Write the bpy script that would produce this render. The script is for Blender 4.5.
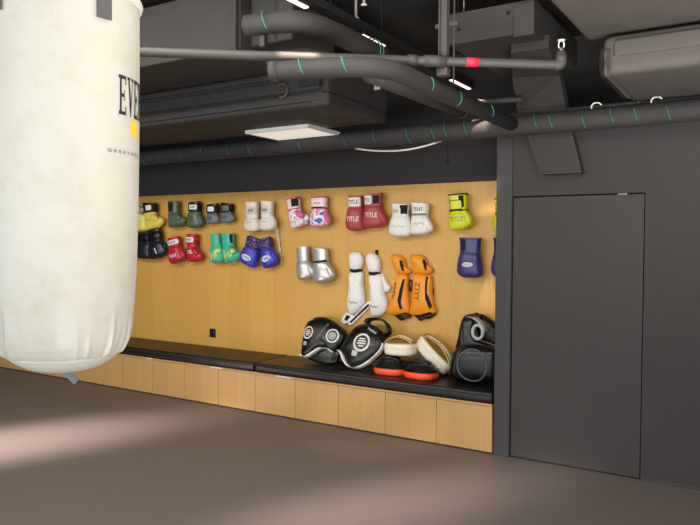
import bpy, bmesh, math, random
from mathutils import Vector, Matrix
from mathutils.bvhtree import BVHTree

random.seed(4)
for _o in list(bpy.data.objects):
    bpy.data.objects.remove(_o)
SC = bpy.context.scene
COL = SC.collection

# ------------------------------------------------------------------ camera
EYE = Vector((0, 0, 1.7))
FPX = 687.734
RIGHT = Vector((0.8465, 0.5323, 0.0060)).normalized()
FWD = Vector((-0.5316, 0.8465, -0.0290)).normalized()
RIGHT = (RIGHT - FWD * RIGHT.dot(FWD)).normalized()
DOWN = FWD.cross(RIGHT)
cam_d = bpy.data.cameras.new('camera')
cam_d.sensor_width = 36
cam_d.lens = FPX * 36 / 700
cam_d.clip_end = 100
cam = bpy.data.objects.new('camera', cam_d)
COL.objects.link(cam)
M3 = Matrix((RIGHT, -DOWN, -FWD)).transposed()
cam.matrix_world = Matrix.Translation(EYE) @ M3.to_4x4()
SC.camera = cam

# ------------------------------------------------------------------ view, world, lights
SC.view_settings.view_transform = 'Standard'
SC.view_settings.look = 'None'
SC.view_settings.gamma = 1
SC.view_settings.exposure = 0.12
SC.view_settings.use_curve_mapping = False
W_ = bpy.data.worlds.new('world')
SC.world = W_
W_.use_nodes = True
W_.node_tree.nodes['Background'].inputs[0].default_value = (0.86, 0.93, 1.0, 1)
W_.node_tree.nodes['Background'].inputs[1].default_value = 0.9


def area(name, loc, aim, sx, sy, power, col, spread=math.pi):
    l = bpy.data.lights.new(name, 'AREA')
    l.shape = 'RECTANGLE'
    l.size = sx
    l.size_y = sy
    l.energy = power
    l.color = col
    l.spread = spread
    o = bpy.data.objects.new(name, l)
    o.location = loc
    o.rotation_euler = (Vector(aim) - Vector(loc)).to_track_quat('-Z', 'Y').to_euler()
    COL.objects.link(o)
    return o


def spot(name, loc, aim, power, col, deg, blend, size=.05):
    l = bpy.data.lights.new(name, 'SPOT')
    l.energy = power
    l.color = col
    l.spot_size = math.radians(deg)
    l.spot_blend = blend
    l.shadow_soft_size = size
    o = bpy.data.objects.new(name, l)
    o.location = loc
    o.rotation_euler = (Vector(aim) - Vector(loc)).to_track_quat('-Z', 'Y').to_euler()
    COL.objects.link(o)
    return o


# daylight from the window front behind the camera, and the hall's ceiling lamps
area('window_daylight', (-3.0, -6.0, 1.45), (-3.0, 5.0, 1.8), 14, 2.8, 390, (0.95, 0.98, 1.0))
area('added_upward_fill', (1.6, 1.4, .05), (1.0, 3.4, 3.0), 4.5, 3.0, 420, (1.0, 0.95, 0.90), math.radians(95))  # unseen fill lamp added low down to brighten the duct undersides
area('hall_lamps', (-3.2, 1.95, 3.38), (-3.2, 3.3, 0.0), 9.0, .3, 225, (1.0, 0.93, 0.82))
for nm, c, dr, pw, dg in (('sun_through_window_far', Vector((-5.6, 3.0, 0)), Vector((.40, .917, 0)), 27000, 10.5),
                          ('sun_through_window_near', Vector((-2.15, 3.85, 0)), Vector((.48, .877, 0)), 8500, 8.5)):
    spot(nm, c - dr * 7 + Vector((0, 0, 2.7)), c, pw, (1.0, .80, .75), dg, 1.0, .25)


# ------------------------------------------------------------------ helpers
def at(px, py, Y=None, Z=None, X=None):
    """point of the photo's frame carried onto a real plane of the room"""
    v = FWD + RIGHT * ((px - 350) / FPX) + DOWN * ((py - 262.5) / FPX)
    t = Y / v.y if Y is not None else ((Z - EYE.z) / v.z if Z is not None else X / v.x)
    return EYE + v * t


def lin(c):
    out = []
    for v in c[:3]:
        v = v / 255
        out.append(v / 12.92 if v <= .04045 else ((v + .055) / 1.055) ** 2.4)
    return (*out, 1)


def M(name, rgb, rough=.5, var=.12, scale=14, bump=.0, metal=0, bscale=120, spec=.5, emit=0):
    m = bpy.data.materials.new(name)
    m.use_nodes = True
    nt = m.node_tree
    b = nt.nodes['Principled BSDF']
    tc = nt.nodes.new('ShaderNodeTexCoord')
    nz = nt.nodes.new('ShaderNodeTexNoise')
    nz.inputs['Scale'].default_value = scale
    nz.inputs['Detail'].default_value = 5
    nt.links.new(tc.outputs['Object'], nz.inputs['Vector'])
    mx = nt.nodes.new('ShaderNodeMix')
    mx.data_type = 'RGBA'
    c = lin(rgb)
    mx.inputs[6].default_value = tuple(v * (1 - var) for v in c[:3]) + (1,)
    mx.inputs[7].default_value = tuple(min(1, v * (1 + var)) for v in c[:3]) + (1,)
    nt.links.new(nz.outputs['Fac'], mx.inputs[0])
    nt.links.new(mx.outputs[2], b.inputs['Base Color'])
    b.inputs['Roughness'].default_value = rough
    b.inputs['Metallic'].default_value = metal
    b.inputs['Specular IOR Level'].default_value = spec
    if bump:
        n2 = nt.nodes.new('ShaderNodeTexNoise')
        n2.inputs['Scale'].default_value = bscale
        n2.inputs['Detail'].default_value = 3
        nt.links.new(tc.outputs['Object'], n2.inputs['Vector'])
        bp = nt.nodes.new('ShaderNodeBump')
        bp.inputs['Strength'].default_value = bump
        bp.inputs['Distance'].default_value = .01
        nt.links.new(n2.outputs['Fac'], bp.inputs['Height'])
        nt.links.new(bp.outputs['Normal'], b.inputs['Normal'])
    if emit:
        nt.links.new(mx.outputs[2], b.inputs['Emission Color'])
        b.inputs['Emission Strength'].default_value = emit
    return m


def M_patches(name, cols, scale, rough=.45, stops=None):
    """printed leather in several colours"""
    m = M(name, cols[0], rough)
    nt = m.node_tree
    b = nt.nodes['Principled BSDF']
    tc = nt.nodes.new('ShaderNodeTexCoord')
    nz = nt.nodes.new('ShaderNodeTexNoise')
    nz.inputs['Scale'].default_value = scale
    nz.inputs['Detail'].default_value = 1
    nz.inputs['Distortion'].default_value = .8
    nt.links.new(tc.outputs['Object'], nz.inputs['Vector'])
    rp = nt.nodes.new('ShaderNodeValToRGB')
    rp.color_ramp.interpolation = 'CONSTANT'
    els = rp.color_ramp.elements
    while len(els) < len(cols):
        els.new(.5)
    stops = stops or [0] + [.36 + .28 * i / (len(cols) - 1) for i in range(1, len(cols))]
    for e, c, s in zip(els, cols, stops):
        e.position = s
        e.color = lin(c)
    nt.links.new(nz.outputs['Fac'], rp.inputs['Fac'])
    nt.links.new(rp.outputs['Color'], b.inputs['Base Color'])
    return m


def obj(name, bm, mat, parent=None, smooth=True, kind=None):
    me = bpy.data.meshes.new(name)
    bmesh.ops.recalc_face_normals(bm, faces=bm.faces)
    for f in bm.faces:
        f.smooth = smooth
    bm.to_mesh(me)
    bm.free()
    me.materials.append(mat)
    o = bpy.data.objects.new(name, me)
    COL.objects.link(o)
    if parent:
        o.parent = parent
    if kind:
        o['kind'] = kind
    return o


def thing(name, label, cat, loc=(0, 0, 0), rot=(0, 0, 0), group=None):
    o = bpy.data.objects.new(name, None)
    o.empty_display_size = .05
    o.location = loc
    o.rotation_euler = rot
    COL.objects.link(o)
    tag(o, label, cat, group)
    return o


def tag(o, label, cat, group=None):
    o['label'] = label
    o['category'] = cat
    if group:
        o['group'] = group
    return o


def box(bm, x0, x1, y0, y1, z0, z1, bev=0, seg=2):
    n0 = set(bm.verts)
    r = bmesh.ops.create_cube(bm, size=1, matrix=Matrix.Translation(((x0 + x1) / 2, (y0 + y1) / 2, (z0 + z1) / 2)) @
                              Matrix.Diagonal((abs(x1 - x0), abs(y1 - y0), abs(z1 - z0), 1)))
    if bev:
        ed = {e for v in r['verts'] for e in v.link_edges}
        bmesh.ops.bevel(bm, geom=list(ed), offset=bev, segments=seg, affect='EDGES', profile=.6)
    return bm


def bx(*a, **k):
    return box(bmesh.new(), *a, **k)


def tube(bm, pts, r, seg=14, caps=True, rads=None):
    pts = [Vector(p) for p in pts]
    rings = []
    up = None
    for i, p in enumerate(pts):
        d = (pts[min(i + 1, len(pts) - 1)] - pts[max(i - 1, 0)]).normalized()
        if up is None:
            up = Vector((0, 0, 1)) if abs(d.z) < .9 else Vector((1, 0, 0))
        a = d.cross(up).normalized()
        up = a.cross(d).normalized()
        rr = rads[i] if rads else r
        rings.append([bm.verts.new(p + (a * math.cos(t) + up * math.sin(t)) * rr)
                      for t in (2 * math.pi * k / seg for k in range(seg))])
    for A, B in zip(rings, rings[1:]):
        for k in range(seg):
            bm.faces.new((A[k], A[(k + 1) % seg], B[(k + 1) % seg], B[k]))
    if caps:
        bm.faces.new(rings[0])
        bm.faces.new(list(reversed(rings[-1])))
    return bm


def tb(*a, **k):
    return tube(bmesh.new(), *a, **k)


def bend(pts, rad=.15, n=7):
    """polyline with rounded corners"""
    pts = [Vector(p) for p in pts]
    out = [pts[0]]
    for a, b, c in zip(pts, pts[1:], pts[2:]):
        p = b + (a - b).normalized() * min(rad, (a - b).length * .49)
        q = b + (c - b).normalized() * min(rad, (c - b).length * .49)
        for i in range(n + 1):
            t = i / n
            out.append(p * (1 - t) ** 2 + b * 2 * t * (1 - t) + q * t * t)
    return out + [pts[-1]]


def crom(pts, n, closed=False):
    """Catmull-Rom through tuples of numbers"""
    k = len(pts)
    out = []
    rng = k if closed else k - 1
    for i in range(rng):
        def g(j):
            return pts[j % k] if closed else pts[max(0, min(k - 1, j))]
        p0, p1, p2, p3 = g(i - 1), g(i), g(i + 1), g(i + 2)
        for s in range(n):
            t = s / n
            out.append(tuple(.5 * (2 * b + (c - a) * t + (2 * a - 5 * b + 4 * c - d) * t * t +
                                   (3 * b - a - 3 * c + d) * t ** 3) for a, b, c, d in zip(p0, p1, p2, p3)))
    if not closed:
        out.append(tuple(pts[-1]))
    return out


def loft(bm, secs, seg=24, n=2.4, sub=4):
    """secs: (cx, cy, cz, half width, half depth, tilt) rings, capped at both ends"""
    if sub > 1:
        secs = crom(secs, sub)
    rings = []
    for cx, cy, cz, a, b, t in secs:
        a = max(a, .0005)
        b = max(b, .0005)
        r = []
        for k in range(seg):
            th = 2 * math.pi * k / seg
            c, s = math.cos(th), math.sin(th)
            u = math.copysign(abs(c) ** (2 / n), c) * a
            v = math.copysign(abs(s) ** (2 / n), s) * b
            r.append(bm.verts.new((cx + u * math.cos(t), cy + v, cz + u * math.sin(t))))
        rings.append(r)
    for A, B in zip(rings, rings[1:]):
        for k in range(seg):
            bm.faces.new((A[k], A[(k + 1) % seg], B[(k + 1) % seg], B[k]))
    bm.faces.new(rings[0])
    bm.faces.new(rings[-1])
    return bm


def bvh(*objs):
    """surface of meshes, in their root's coordinates"""
    vs, fs = [], []
    for o in objs:
        k = len(vs)
        vs += [v.co.copy() for v in o.data.vertices]
        fs += [[i + k for i in p.vertices] for p in o.data.polygons]
    return BVHTree.FromPolygons(vs, fs)


def refine(bm, maxlen):
    bmesh.ops.triangulate(bm, faces=bm.faces)
    for _ in range(6):
        e = [e for e in bm.edges if e.calc_length() > maxlen]
        if not e:
            break
        bmesh.ops.subdivide_edges(bm, edges=e, cuts=1)
        bmesh.ops.triangulate(bm, faces=[f for f in bm.faces if len(f.verts) > 3])
    return bm


def drape(bm, tree, off=.0015):
    """lay a flat print (x, z) on the front (-y side) of a surface"""
    for v in bm.verts:
        hit = tree.ray_cast(Vector((v.co.x, -2, v.co.z)), Vector((0, 1, 0)))
        if hit[0] is None:
            hit = tree.find_nearest(Vector((v.co.x, -.1, v.co.z)))
            v.co = hit[0] + hit[1].normalized() * off if hit[0] else v.co
        else:
            v.co.y = hit[0].y - off
    return bm


def poly(pts, maxlen=.012):
    bm = bmesh.new()
    bm.faces.new([bm.verts.new((p[0], 0, p[1])) for p in pts])
    return refine(bm, maxlen)


def ell(cx, cz, a, b, n=24):
    return [(cx + a * math.cos(2 * math.pi * k / n), cz + b * math.sin(2 * math.pi * k / n)) for k in range(n)]


def annulus(cx, cz, a, b, w, n=28, bm=None):
    bm = bm or bmesh.new()
    A = [bm.verts.new((x, 0, z)) for x, z in ell(cx, cz, a, b, n)]
    B = [bm.verts.new((x, 0, z)) for x, z in ell(cx, cz, a - w, b - w, n)]
    for k in range(n):
        bm.faces.new((A[k], A[(k + 1) % n], B[(k + 1) % n], B[k]))
    return bm


def strip(pts, w, bm=None, maxlen=.012):
    """flat band of width w along a line of (x, z)"""
    bm = bm or bmesh.new()
    ps = [Vector((p[0], 0, p[1])) for p in pts]
    L, R_ = [], []
    for i, p in enumerate(ps):
        d = (ps[min(i + 1, len(ps) - 1)] - ps[max(0, i - 1)]).normalized()
        s = Vector((-d.z, 0, d.x)) * w / 2
        L.append(bm.verts.new(p + s))
        R_.append(bm.verts.new(p - s))
    for i in range(len(ps) - 1):
        bm.faces.new((L[i], L[i + 1], R_[i + 1], R_[i]))
    return bm


_txt = {}


def text_bm(s, cx, cz, width, height, rot=0, shear=0, maxlen=.01):
    key = (s, shear)
    if key not in _txt:
        cu = bpy.data.curves.new('lettering', 'FONT')
        cu.body = s
        cu.shear = shear
        cu.offset = .014
        cu.resolution_u = 2
        o = bpy.data.objects.new('lettering', cu)
        COL.objects.link(o)
        dg = bpy.context.evaluated_depsgraph_get()
        dg.update()
        me = bpy.data.meshes.new_from_object(o.evaluated_get(dg))
        bpy.data.objects.remove(o)
        _txt[key] = me
    bm = bmesh.new()
    bm.from_mesh(_txt[key])
    xs = [v.co.x for v in bm.verts]
    ys = [v.co.y for v in bm.verts]
    mx, my = (min(xs) + max(xs)) / 2, (min(ys) + max(ys)) / 2
    sx, sy = width / (max(xs) - min(xs)), height / (max(ys) - min(ys))
    c, s_ = math.cos(rot), math.sin(rot)
    for v in bm.verts:
        a, b = (v.co.x - mx) * sx, (v.co.y - my) * sy
        v.co = Vector((cx + a * c - b * s_, 0, cz + a * s_ + b * c))
    return refine(bm, maxlen)


def scribble(cx, cz, w, h, seed, n=14, lw=.0035):
    """illegible handwriting"""
    r = random.Random(seed)
    pts = [(cx - w / 2 + w * i / n, cz + (r.random() - .5) * h) for i in range(n + 1)]
    return strip(crom(pts, 3), lw)


def glyphs(cx, cz, w, h, seed, n=5):
    """marks of an unreadable small logo"""
    r = random.Random(seed)
    bm = bmesh.new()
    for i in range(n):
        x = cx - w / 2 + w * (i + .5) / n
        a = r.uniform(-.25, .25) * w / n
        strip([(x - a, cz - h / 2), (x + a, cz + h / 2)], w / n * .36, bm)
        zz = cz + r.choice((-.42, 0, .42)) * h
        strip([(x - w / n * .42, zz), (x + w / n * .42, zz)], h * .2, bm)
    return refine(bm, .01)


def pad(name, root, outline, T, mat, centre=None, edge=.35, flat=2.6, y0=0, n=5, back=True, smooth_outline=True):
    """cushion-like body grown from an outline in its root's (x, z) plane; front bulges to -y by T"""
    pts = crom(outline, n, True) if smooth_outline else outline
    cx = sum(p[0] for p in pts) / len(pts) if centre is None else centre[0]
    cz = sum(p[1] for p in pts) / len(pts) if centre is None else centre[1]
    bm = bmesh.new()
    prof = [(.94, 0), (1, .12 * T), (1, edge * T * .7)]
    for r in (.985, .95, .88, .78, .64, .48, .3, .14):
        prof.append((r, T * (edge + (1 - edge) * (1 - r ** flat) ** .5)))
    rings = [[bm.verts.new((cx + (x - cx) * r, y0 - d, cz + (z - cz) * r)) for x, z in pts] for r, d in prof]
    k = len(pts)
    for A, B in zip(rings, rings[1:]):
        for i in range(k):
            bm.faces.new((A[i], A[(i + 1) % k], B[(i + 1) % k], B[i]))
    c = bm.verts.new((cx, y0 - T, cz))
    for i in range(k):
        bm.faces.new((rings[-1][i], rings[-1][(i + 1) % k], c))
    bm.faces.new(rings[0])
    return obj(name, bm, mat, root)


def loc2(root, px, py, dy=0):
    """photo point -> (x, z) in the plane of a root's front"""
    mw = Matrix.Translation(root.location) @ root.rotation_euler.to_matrix().to_4x4()
    n = mw.to_3x3() @ Vector((0, 1, 0))
    o = mw @ Vector((0, dy, 0))
    v = FWD + RIGHT * ((px - 350) / FPX) + DOWN * ((py - 262.5) / FPX)
    t = (o - EYE).dot(n) / v.dot(n)
    q = mw.inverted() @ (EYE + v * t)
    return (q.x, q.z)


# ------------------------------------------------------------------ materials
def wood_mat(name, c1, c2, holes=False, seam=.3):
    m = M(name, c1, .42, .05, 3)
    nt = m.node_tree
    b = nt.nodes['Principled BSDF']
    N = nt.nodes.new
    lk = nt.links.new
    tc = N('ShaderNodeTexCoord')
    mp = N('ShaderNodeMapping')
    mp.inputs['Scale'].default_value = (26, 26, .9)
    lk(tc.outputs['Object'], mp.inputs['Vector'])
    nz = N('ShaderNodeTexNoise')
    nz.inputs['Scale'].default_value = 2.2
    nz.inputs['Detail'].default_value = 6
    lk(mp.outputs[0], nz.inputs['Vector'])
    sp = N('ShaderNodeSeparateXYZ')
    lk(tc.outputs['Object'], sp.inputs[0])

    def math_(op, a, bb=None):
        n = N('ShaderNodeMath')
        n.operation = op
        for i, v in enumerate((a, bb)):
            if v is None:
                continue
            if isinstance(v, (int, float)):
                n.inputs[i].default_value = v
            else:
                lk(v, n.inputs[i])
        return n.outputs[0]
    # veneer leaves: each strip its own tone
    fl = math_('FLOOR', math_('DIVIDE', sp.outputs['X'], seam))
    wn = N('ShaderNodeTexWhiteNoise')
    wn.noise_dimensions = '1D'
    lk(fl, wn.inputs['W'])
    fac = math_('ADD', math_('MULTIPLY', nz.outputs['Fac'], .75), math_('MULTIPLY', wn.outputs['Value'], .28))
    mx = N('ShaderNodeMix')
    mx.data_type = 'RGBA'
    mx.inputs[6].default_value = lin(c1)
    mx.inputs[7].default_value = lin(c2)
    lk(fac, mx.inputs[0])
    out = mx.outputs[2]
    if holes:
        P = .1
        fx = math_('SUBTRACT', math_('FRACT', math_('DIVIDE', sp.outputs['X'], P)), .5)
        fz = math_('SUBTRACT', math_('FRACT', math_('DIVIDE', sp.outputs['Z'], P)), .5)
        d = math_('SQRT', math_('ADD', math_('MULTIPLY', fx, fx), math_('MULTIPLY', fz, fz)))
        hole = math_('LESS_THAN', d, .042)
        hole = math_('MULTIPLY', hole, .55)
        m2 = N('ShaderNodeMix')
        m2.data_type = 'RGBA'
        lk(hole, m2.inputs[0])
        lk(out, m2.inputs[6])
        m2.inputs[7].default_value = lin((232, 205, 150))
        out = m2.outputs[2]
    lk(out, b.inputs['Base Color'])
    return m


WOOD = wood_mat('oak_pegboard', (196, 146, 64), (216, 169, 86), True, .31)
WOOD_CAB = wood_mat('oak_cabinet', (180, 137, 80), (198, 157, 100), False, .4934)
DARKWALL = M('charcoal_wall_paint', (54, 51, 51), .8, .06, 2.5, .05, bscale=60)
DARKWALL2 = M('charcoal_door_paint', (53, 50, 50), .7, .06, 2.5, .03)
TRIMDARK = M('charcoal_frame', (53, 51, 51), .6, .05, 3)
CEIL = M('ceiling_black_paint', (42, 41, 40), .9, .2, 3, .2, bscale=30)
VOID = M('shadow_gap_black', (12, 12, 12), .9)
FLOOR = M('floor_mat_rubber', (104, 97, 94), .5, .06, 1.2, .05, bscale=200)
DUCT = M('duct_wrap_grey', (50, 48, 47), .75, .2, 4, .55, bscale=9)
DUCT2 = M('duct_wrap_brown_grey', (80, 76, 71), .75, .2, 4, .55, bscale=9)
PIPE = M('pipe_foam_charcoal', (53, 51, 50), .75, .2, 7, .5, bscale=18)
THINPIPE = M('pipe_paint_grey', (64, 62, 60), .6, .1, 8)
GREEN = M('tape_green', (42, 122, 104), .5)
RED_BAND = M('band_red', (214, 40, 62), .5, emit=.0)
WHITE = M('white_plastic', (228, 226, 220), .4, .03)
METAL = M('steel', (120, 118, 115), .35, .1, metal=.8)
BLACK = M('black_leather', (14, 14, 15), .3, .25, 20, .12, bscale=220)
BLACKCUSH = M('black_vinyl_cushion', (18, 17, 17), .42, .2, 12, .06, bscale=160)
BLACKCLOTH = M('black_velcro', (16, 16, 18), .85)
WLEATHER = M('white_leather', (226, 224, 216), .38, .04, 18, .04)
LIGHTPRINT = M('print_white', (222, 220, 214), .5)
GREYPRINT = M('print_grey', (120, 120, 122), .5)
DARKPRINT = M('print_dark', (48, 46, 56), .5)

# ------------------------------------------------------------------ room
YW = 5.84      # wood wall
YF = 5.272     # bench front
YD = 5.28      # dark wall on the right
XP = -1.935    # corner of the dark wall
HW = 2.253     # top of the wood
HC = 3.42      # ceiling


def struct(name, bm, mat, smooth=False):
    o = obj(name, bm, mat, None, smooth)
    o['kind'] = 'structure'
    return o


struct('floor', bx(-13, 4, -7, 6.1, -.1, 0), FLOOR)
struct('ceiling', bx(-13, 4, -2.5, 6.1, HC, HC + .1), CEIL)
struct('wall_back', bx(-13, XP + .02, YW + .02, 6.1, 0, 2.75), DARKWALL)
struct('wall_back_upper', bx(-13, 4, YW + .02, 6.1, 2.75, HC), CEIL)  # ceiling black reused here puts the cavity's deep shade into the colour
struct('wall_left', bx(-13.1, -13, -7, 6.1, 0, HC), DARKWALL)
cl = struct('wall_cladding', bx(-13, XP + .02, YW, YW + .02, 0, HW), WOOD)
cl.name = 'wall_oak'
# dark wall with the flush door cut in it
DX0, DX1, DZ = -1.798, -.839, 2.06
g = .007
w = bmesh.new()
box(w, XP, DX0 - g, YD, 6.1, 0, 2.72)
box(w, DX1 + g, 4, YD, 6.1, 0, 2.72)
box(w, DX0 - g, DX1 + g, YD, 6.1, DZ + g + .004, 2.72)
struct('wall_right', w, DARKWALL)
struct('door_gap_shade', bx(DX0 - g - .02, DX1 + g + .02, YD + .05, YD + .06, 0, DZ + .03), VOID)  # black sheet behind the door, colouring its gaps as shade
d = struct('door_1', bx(DX0, DX1, YD + .002, YD + .042, .012, DZ, bev=.002), DARKWALL2)
hn = obj('closer_plate', bx(-1.02, -.955, YD - .003, YD + .004, DZ - .002, DZ + .008, bev=.001), METAL, d)
struct('trim_2', bx(XP, DX0 - g - .003, YD - .012, YD, 0, 2.66, bev=.003), TRIMDARK)
struct('baseboard_right', bx(DX1 + g, 4, YD - .006, YD, 0, .03), TRIMDARK)

# wall socket
p = at(213, 333, Y=YW)
t = thing('wall_socket', 'small black power socket on the oak wall above the bench', 'socket', (p.x, YW, p.z))
obj('face_plate', bx(-.043, .043, -.012, 0, -.05, .05, bev=.004), BLACKCLOTH, t)
obj('socket_insert', bx(-.028, .028, -.016, -.011, -.03, .03, bev=.003), BLACK, t)

# ------------------------------------------------------------------ bench
CW = .4934
XB = -1.949
ordn = ['nearest', 'second', 'third', 'fourth', 'fifth', 'sixth', 'seventh', 'eighth', 'ninth', 'tenth', 'eleventh',
        'twelfth', 'thirteenth', 'fourteenth', 'fifteenth']
CT = .405
for i in range(15):
    x1 = XB - i * CW
    x0 = x1 - CW
    tail = ('at the dark wall end of the bench' if i == 0 else ordn[i] + ' from the dark wall end of the bench')
    c = thing('bench_cabinet', 'low oak bench cabinet, ' + tail, 'cabinet', ((x0 + x1) / 2, YF, 0),
              group='oak cabinets under the long bench')
    h = CW / 2
    obj('carcass', bx(-h + .001, h - .001, .018, YW - YF - .002, .012, CT - .018), WOOD_CAB, c, False)
    obj('door', bx(-h + .0022, h - .0022, 0, .017, .012, CT - .022, bev=.0012), WOOD_CAB, c, False)
    obj('top_rail', bx(-h, h, -.008, YW - YF - .002, CT - .017, CT, bev=.0015), WOOD_CAB, c, False)
    obj('plinth', bx(-h, h, .03, .06, 0, .012), VOID, c, False)
    if i in (4, 6, 8):
        px = {4: 284, 6: 217, 8: 150}[i]
        wd = {4: .16, 6: .15, 8: .1}[i]
        q = at(px, {4: 377, 6: 360.5, 8: 348}[i], Y=YF)
        s = obj('name_sticker', bx(q.x - c.location.x - wd / 2, q.x - c.location.x + wd / 2, -.0105, -.0085, CT - .016, CT - .002), WHITE, c, False)
        s['label'] = 'white strip sticker with tiny writing'
        sb = scribble(q.x - c.location.x, CT - .009, wd * .9, .01, i, 20, .0025)
        for v in sb.verts:
            v.co.y = -.0112
        obj('writing', sb, GREYPRINT, s, False)

# two seat cushions
SEAT = .5
xs = at(255, 364, Y=YF).x
for (a, b, lab) in ((xs + .004, XB + .004, 'long black vinyl bench cushion carrying the pads, right of the seam'),
                    (-9.4, xs - .004, 'long black vinyl bench cushion left of the seam, below the wall socket')):
    c = thing('bench_cushion', lab, 'cushion', ((a + b) / 2, YF, CT), group='black cushions on the long bench')
    h = (b - a) / 2
    bm = bx(-h, h, -.02, YW - YF - .004, .001, SEAT - CT, bev=.028, seg=4)
    obj('cushion_body', bm, BLACKCUSH, c)
    pm = bmesh.new()
    tube(pm, [(-h + .02, -.0215, .07), (h - .02, -.0215, .07)], .004, 8)
    tube(pm, [(-h + .02, -.0215, .026), (h - .02, -.0215, .026)], .004, 8)
    obj('piping', pm, BLACKCUSH, c)

# ------------------------------------------------------------------ gloves
GG = 'boxing gloves hung on the oak wall'
PXM = {}


def C(rgb, rough=.34, name='leather'):
    k = (tuple(rgb), rough)
    if k not in PXM:
        PXM[k] = M(name + '_%02x%02x%02x' % tuple(rgb), rgb, rough, .07, 22, .06, bscale=180)
    return PXM[k]


def glove(label, bxp, fist, cuff=None, thumb=None, style='back', side=1, lean=0, strap=None, patch=None, ptext=None,
          ptcol=None, logo=None, lcol=None, lz=-.64, lw=.5, lh=.09, band=None, prange=(-.26, .14), lace=False,
          velcro=None, badge=None, trim=None, cl=.36, script=None, cw=None, slant=0, pz=(.82, .3), outline=None):
    x0, y0, x1, y1 = bxp
    cxp, cyp = (x0 + x1) / 2, (y0 + y1) / 2
    yb = YW - .075
    top, bot = at(cxp, y0, Y=yb), at(cxp, y1, Y=yb)
    W = at(x1, cyp, Y=yb).x - at(x0, cyp, Y=yb).x
    L = top.z - bot.z
    root = thing('boxing_glove', label, 'boxing glove', (at(cxp, cyp, Y=yb).x + L / 2 * math.sin(lean), YW, top.z), (0, lean, 0), GG)
    bf = min(.066, L * .22)
    bc = bf * .68
    yc = -bf - .006
    s = side
    cuff = cuff or fist
    thumb = thumb or fist
    secs = lambda L_: [(cx * W * s, y, z * L, a * W, b, ti * s) for cx, y, z, a, b, ti in L_]
    if style == 'back':
        F = [(-.09, yc, -cl + .05, .25, bc * .9, 0), (-.09, yc, -cl, .28, bc, 0), (-.08, yc, -cl - .09, .35, bf * .86, 0),
             (-.07, yc, -.62, .385, bf, 0), (-.06, yc, -.78, .425, bf * 1.0, .03), (-.05, yc, -.90, .41, bf * .92, .06),
             (-.05, yc, -.965, .33, bf * .7, .06), (-.05, yc, -.993, .2, bf * .4, .03), (-.05, yc, -1, .02, bf * .06, 0)]
        TH = [(.08, yc - .010, -.40, .05, bf * .2, .15), (.15, yc - .012, -.47, .10, bf * .42, .2), (.25, yc - .014, -.59, .13, bf * .56, .25),
              (.34, yc - .016, -.72, .13, bf * .6, .2), (.38, yc - .016, -.82, .105, bf * .52, .1), (.39, yc - .014, -.88, .06, bf * .32, 0),
              (.39, yc - .012, -.90, .01, bf * .05, 0)]
        ccx = -.08
        cw = cw or .335
    elif style == 'tuck':
        F = [(0, yc, -cl + .05, .31, bc * .9, 0), (0, yc, -cl, .345, bc, 0), (.01, yc, -cl - .09, .41, bf * .86, 0),
             (.01, yc, -.62, .45, bf, 0), (.01, yc, -.78, .49, bf * 1.0, 0), (.0, yc, -.90, .46, bf * .92, .04),
             (.0, yc, -.965, .37, bf * .7, .04), (.0, yc, -.993, .23, bf * .4, 0), (.0, yc, -1, .02, bf * .06, 0)]
        TH = [(.20, yc + .012, -.40, .05, bf * .2, .1), (.26, yc + .012, -.47, .12, bf * .42, .1), (.32, yc + .010, -.58, .16, bf * .5, .1),
              (.35, yc + .010, -.70, .155, bf * .5, .05), (.36, yc + .010, -.79, .11, bf * .4, 0), (.36, yc + .010, -.84, .01, bf * .05, 0)]
        ccx = 0
        cw = cw or .375
    elif style == 'side':
        F = [(-.2, yc, -cl + .05, .24, bc * .9, 0), (-.2, yc, -cl, .26, bc, 0), (-.18, yc, -.52, .28, bf * .86, .05),
             (-.13, yc, -.64, .32, bf * .95, .2), (-.06, yc, -.76, .40, bf * .95, .32), (.0, yc, -.86, .44, bf * .85, .3),
             (.02, yc, -.94, .36, bf * .66, .22), (.02, yc, -.985, .2, bf * .38, .1), (.02, yc, -1, .02, bf * .06, 0)]
        TH = [(-.06, yc - bf * .5, -.46, .06, bf * .25, .3), (.02, yc - bf * .62, -.54, .11, bf * .42, .5), (.12, yc - bf * .68, -.63, .12, bf * .46, .55),
              (.21, yc - bf * .66, -.71, .10, bf * .4, .6), (.26, yc - bf * .6, -.76, .02, bf * .1, .6)]
        ccx = -.2
        cw = cw or .275
    fo = obj('fist', loft(bmesh.new(), secs(F), 28, 2.25), fist, root)
    th = obj('thumb', loft(bmesh.new(), secs(TH), 18, 2.1), thumb, root)
    k = .02 * W
    Cs = [(ccx, yc, -cl - .03, cw * .9, bc * .95, 0), (ccx, yc, -cl, cw * 1.0, bc * 1.05, 0), (ccx, yc, -cl * .7, cw * 1.0, bc * 1.06, 0),
          (ccx, yc, -cl * .3, cw * 1.04, bc * 1.08, slant * .5), (ccx, yc, -.02, cw * 1.08, bc * 1.1, slant), (ccx, yc, 0, cw * 1.02, bc * 1.04, slant),
          (ccx, yc, -.015, cw * .9, bc * .9, slant), (ccx, yc, -.09, cw * .84, bc * .82, 0)]
    cu = obj('cuff', loft(bmesh.new(), secs(Cs), 28, 2.6, 3), cuff, root)
    surf = [fo, cu]
    if style != 'side':
        surf.append(th)
    if trim:
        for zz, f in ((0, 1.1), (-cl - .005, 1.03)):
            obj('trim', loft(bmesh.new(), secs([(ccx, yc, zz * 1 - .035 + .0, cw * f, bc * f * 1.02, 0), (ccx, yc, zz - .02, cw * f * 1.03, bc * f * 1.06, 0),
                                               (ccx, yc, zz + .005, cw * f * 1.0, bc * f * 1.03, 0)]), 28, 2.6, 2), trim, root)
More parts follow.
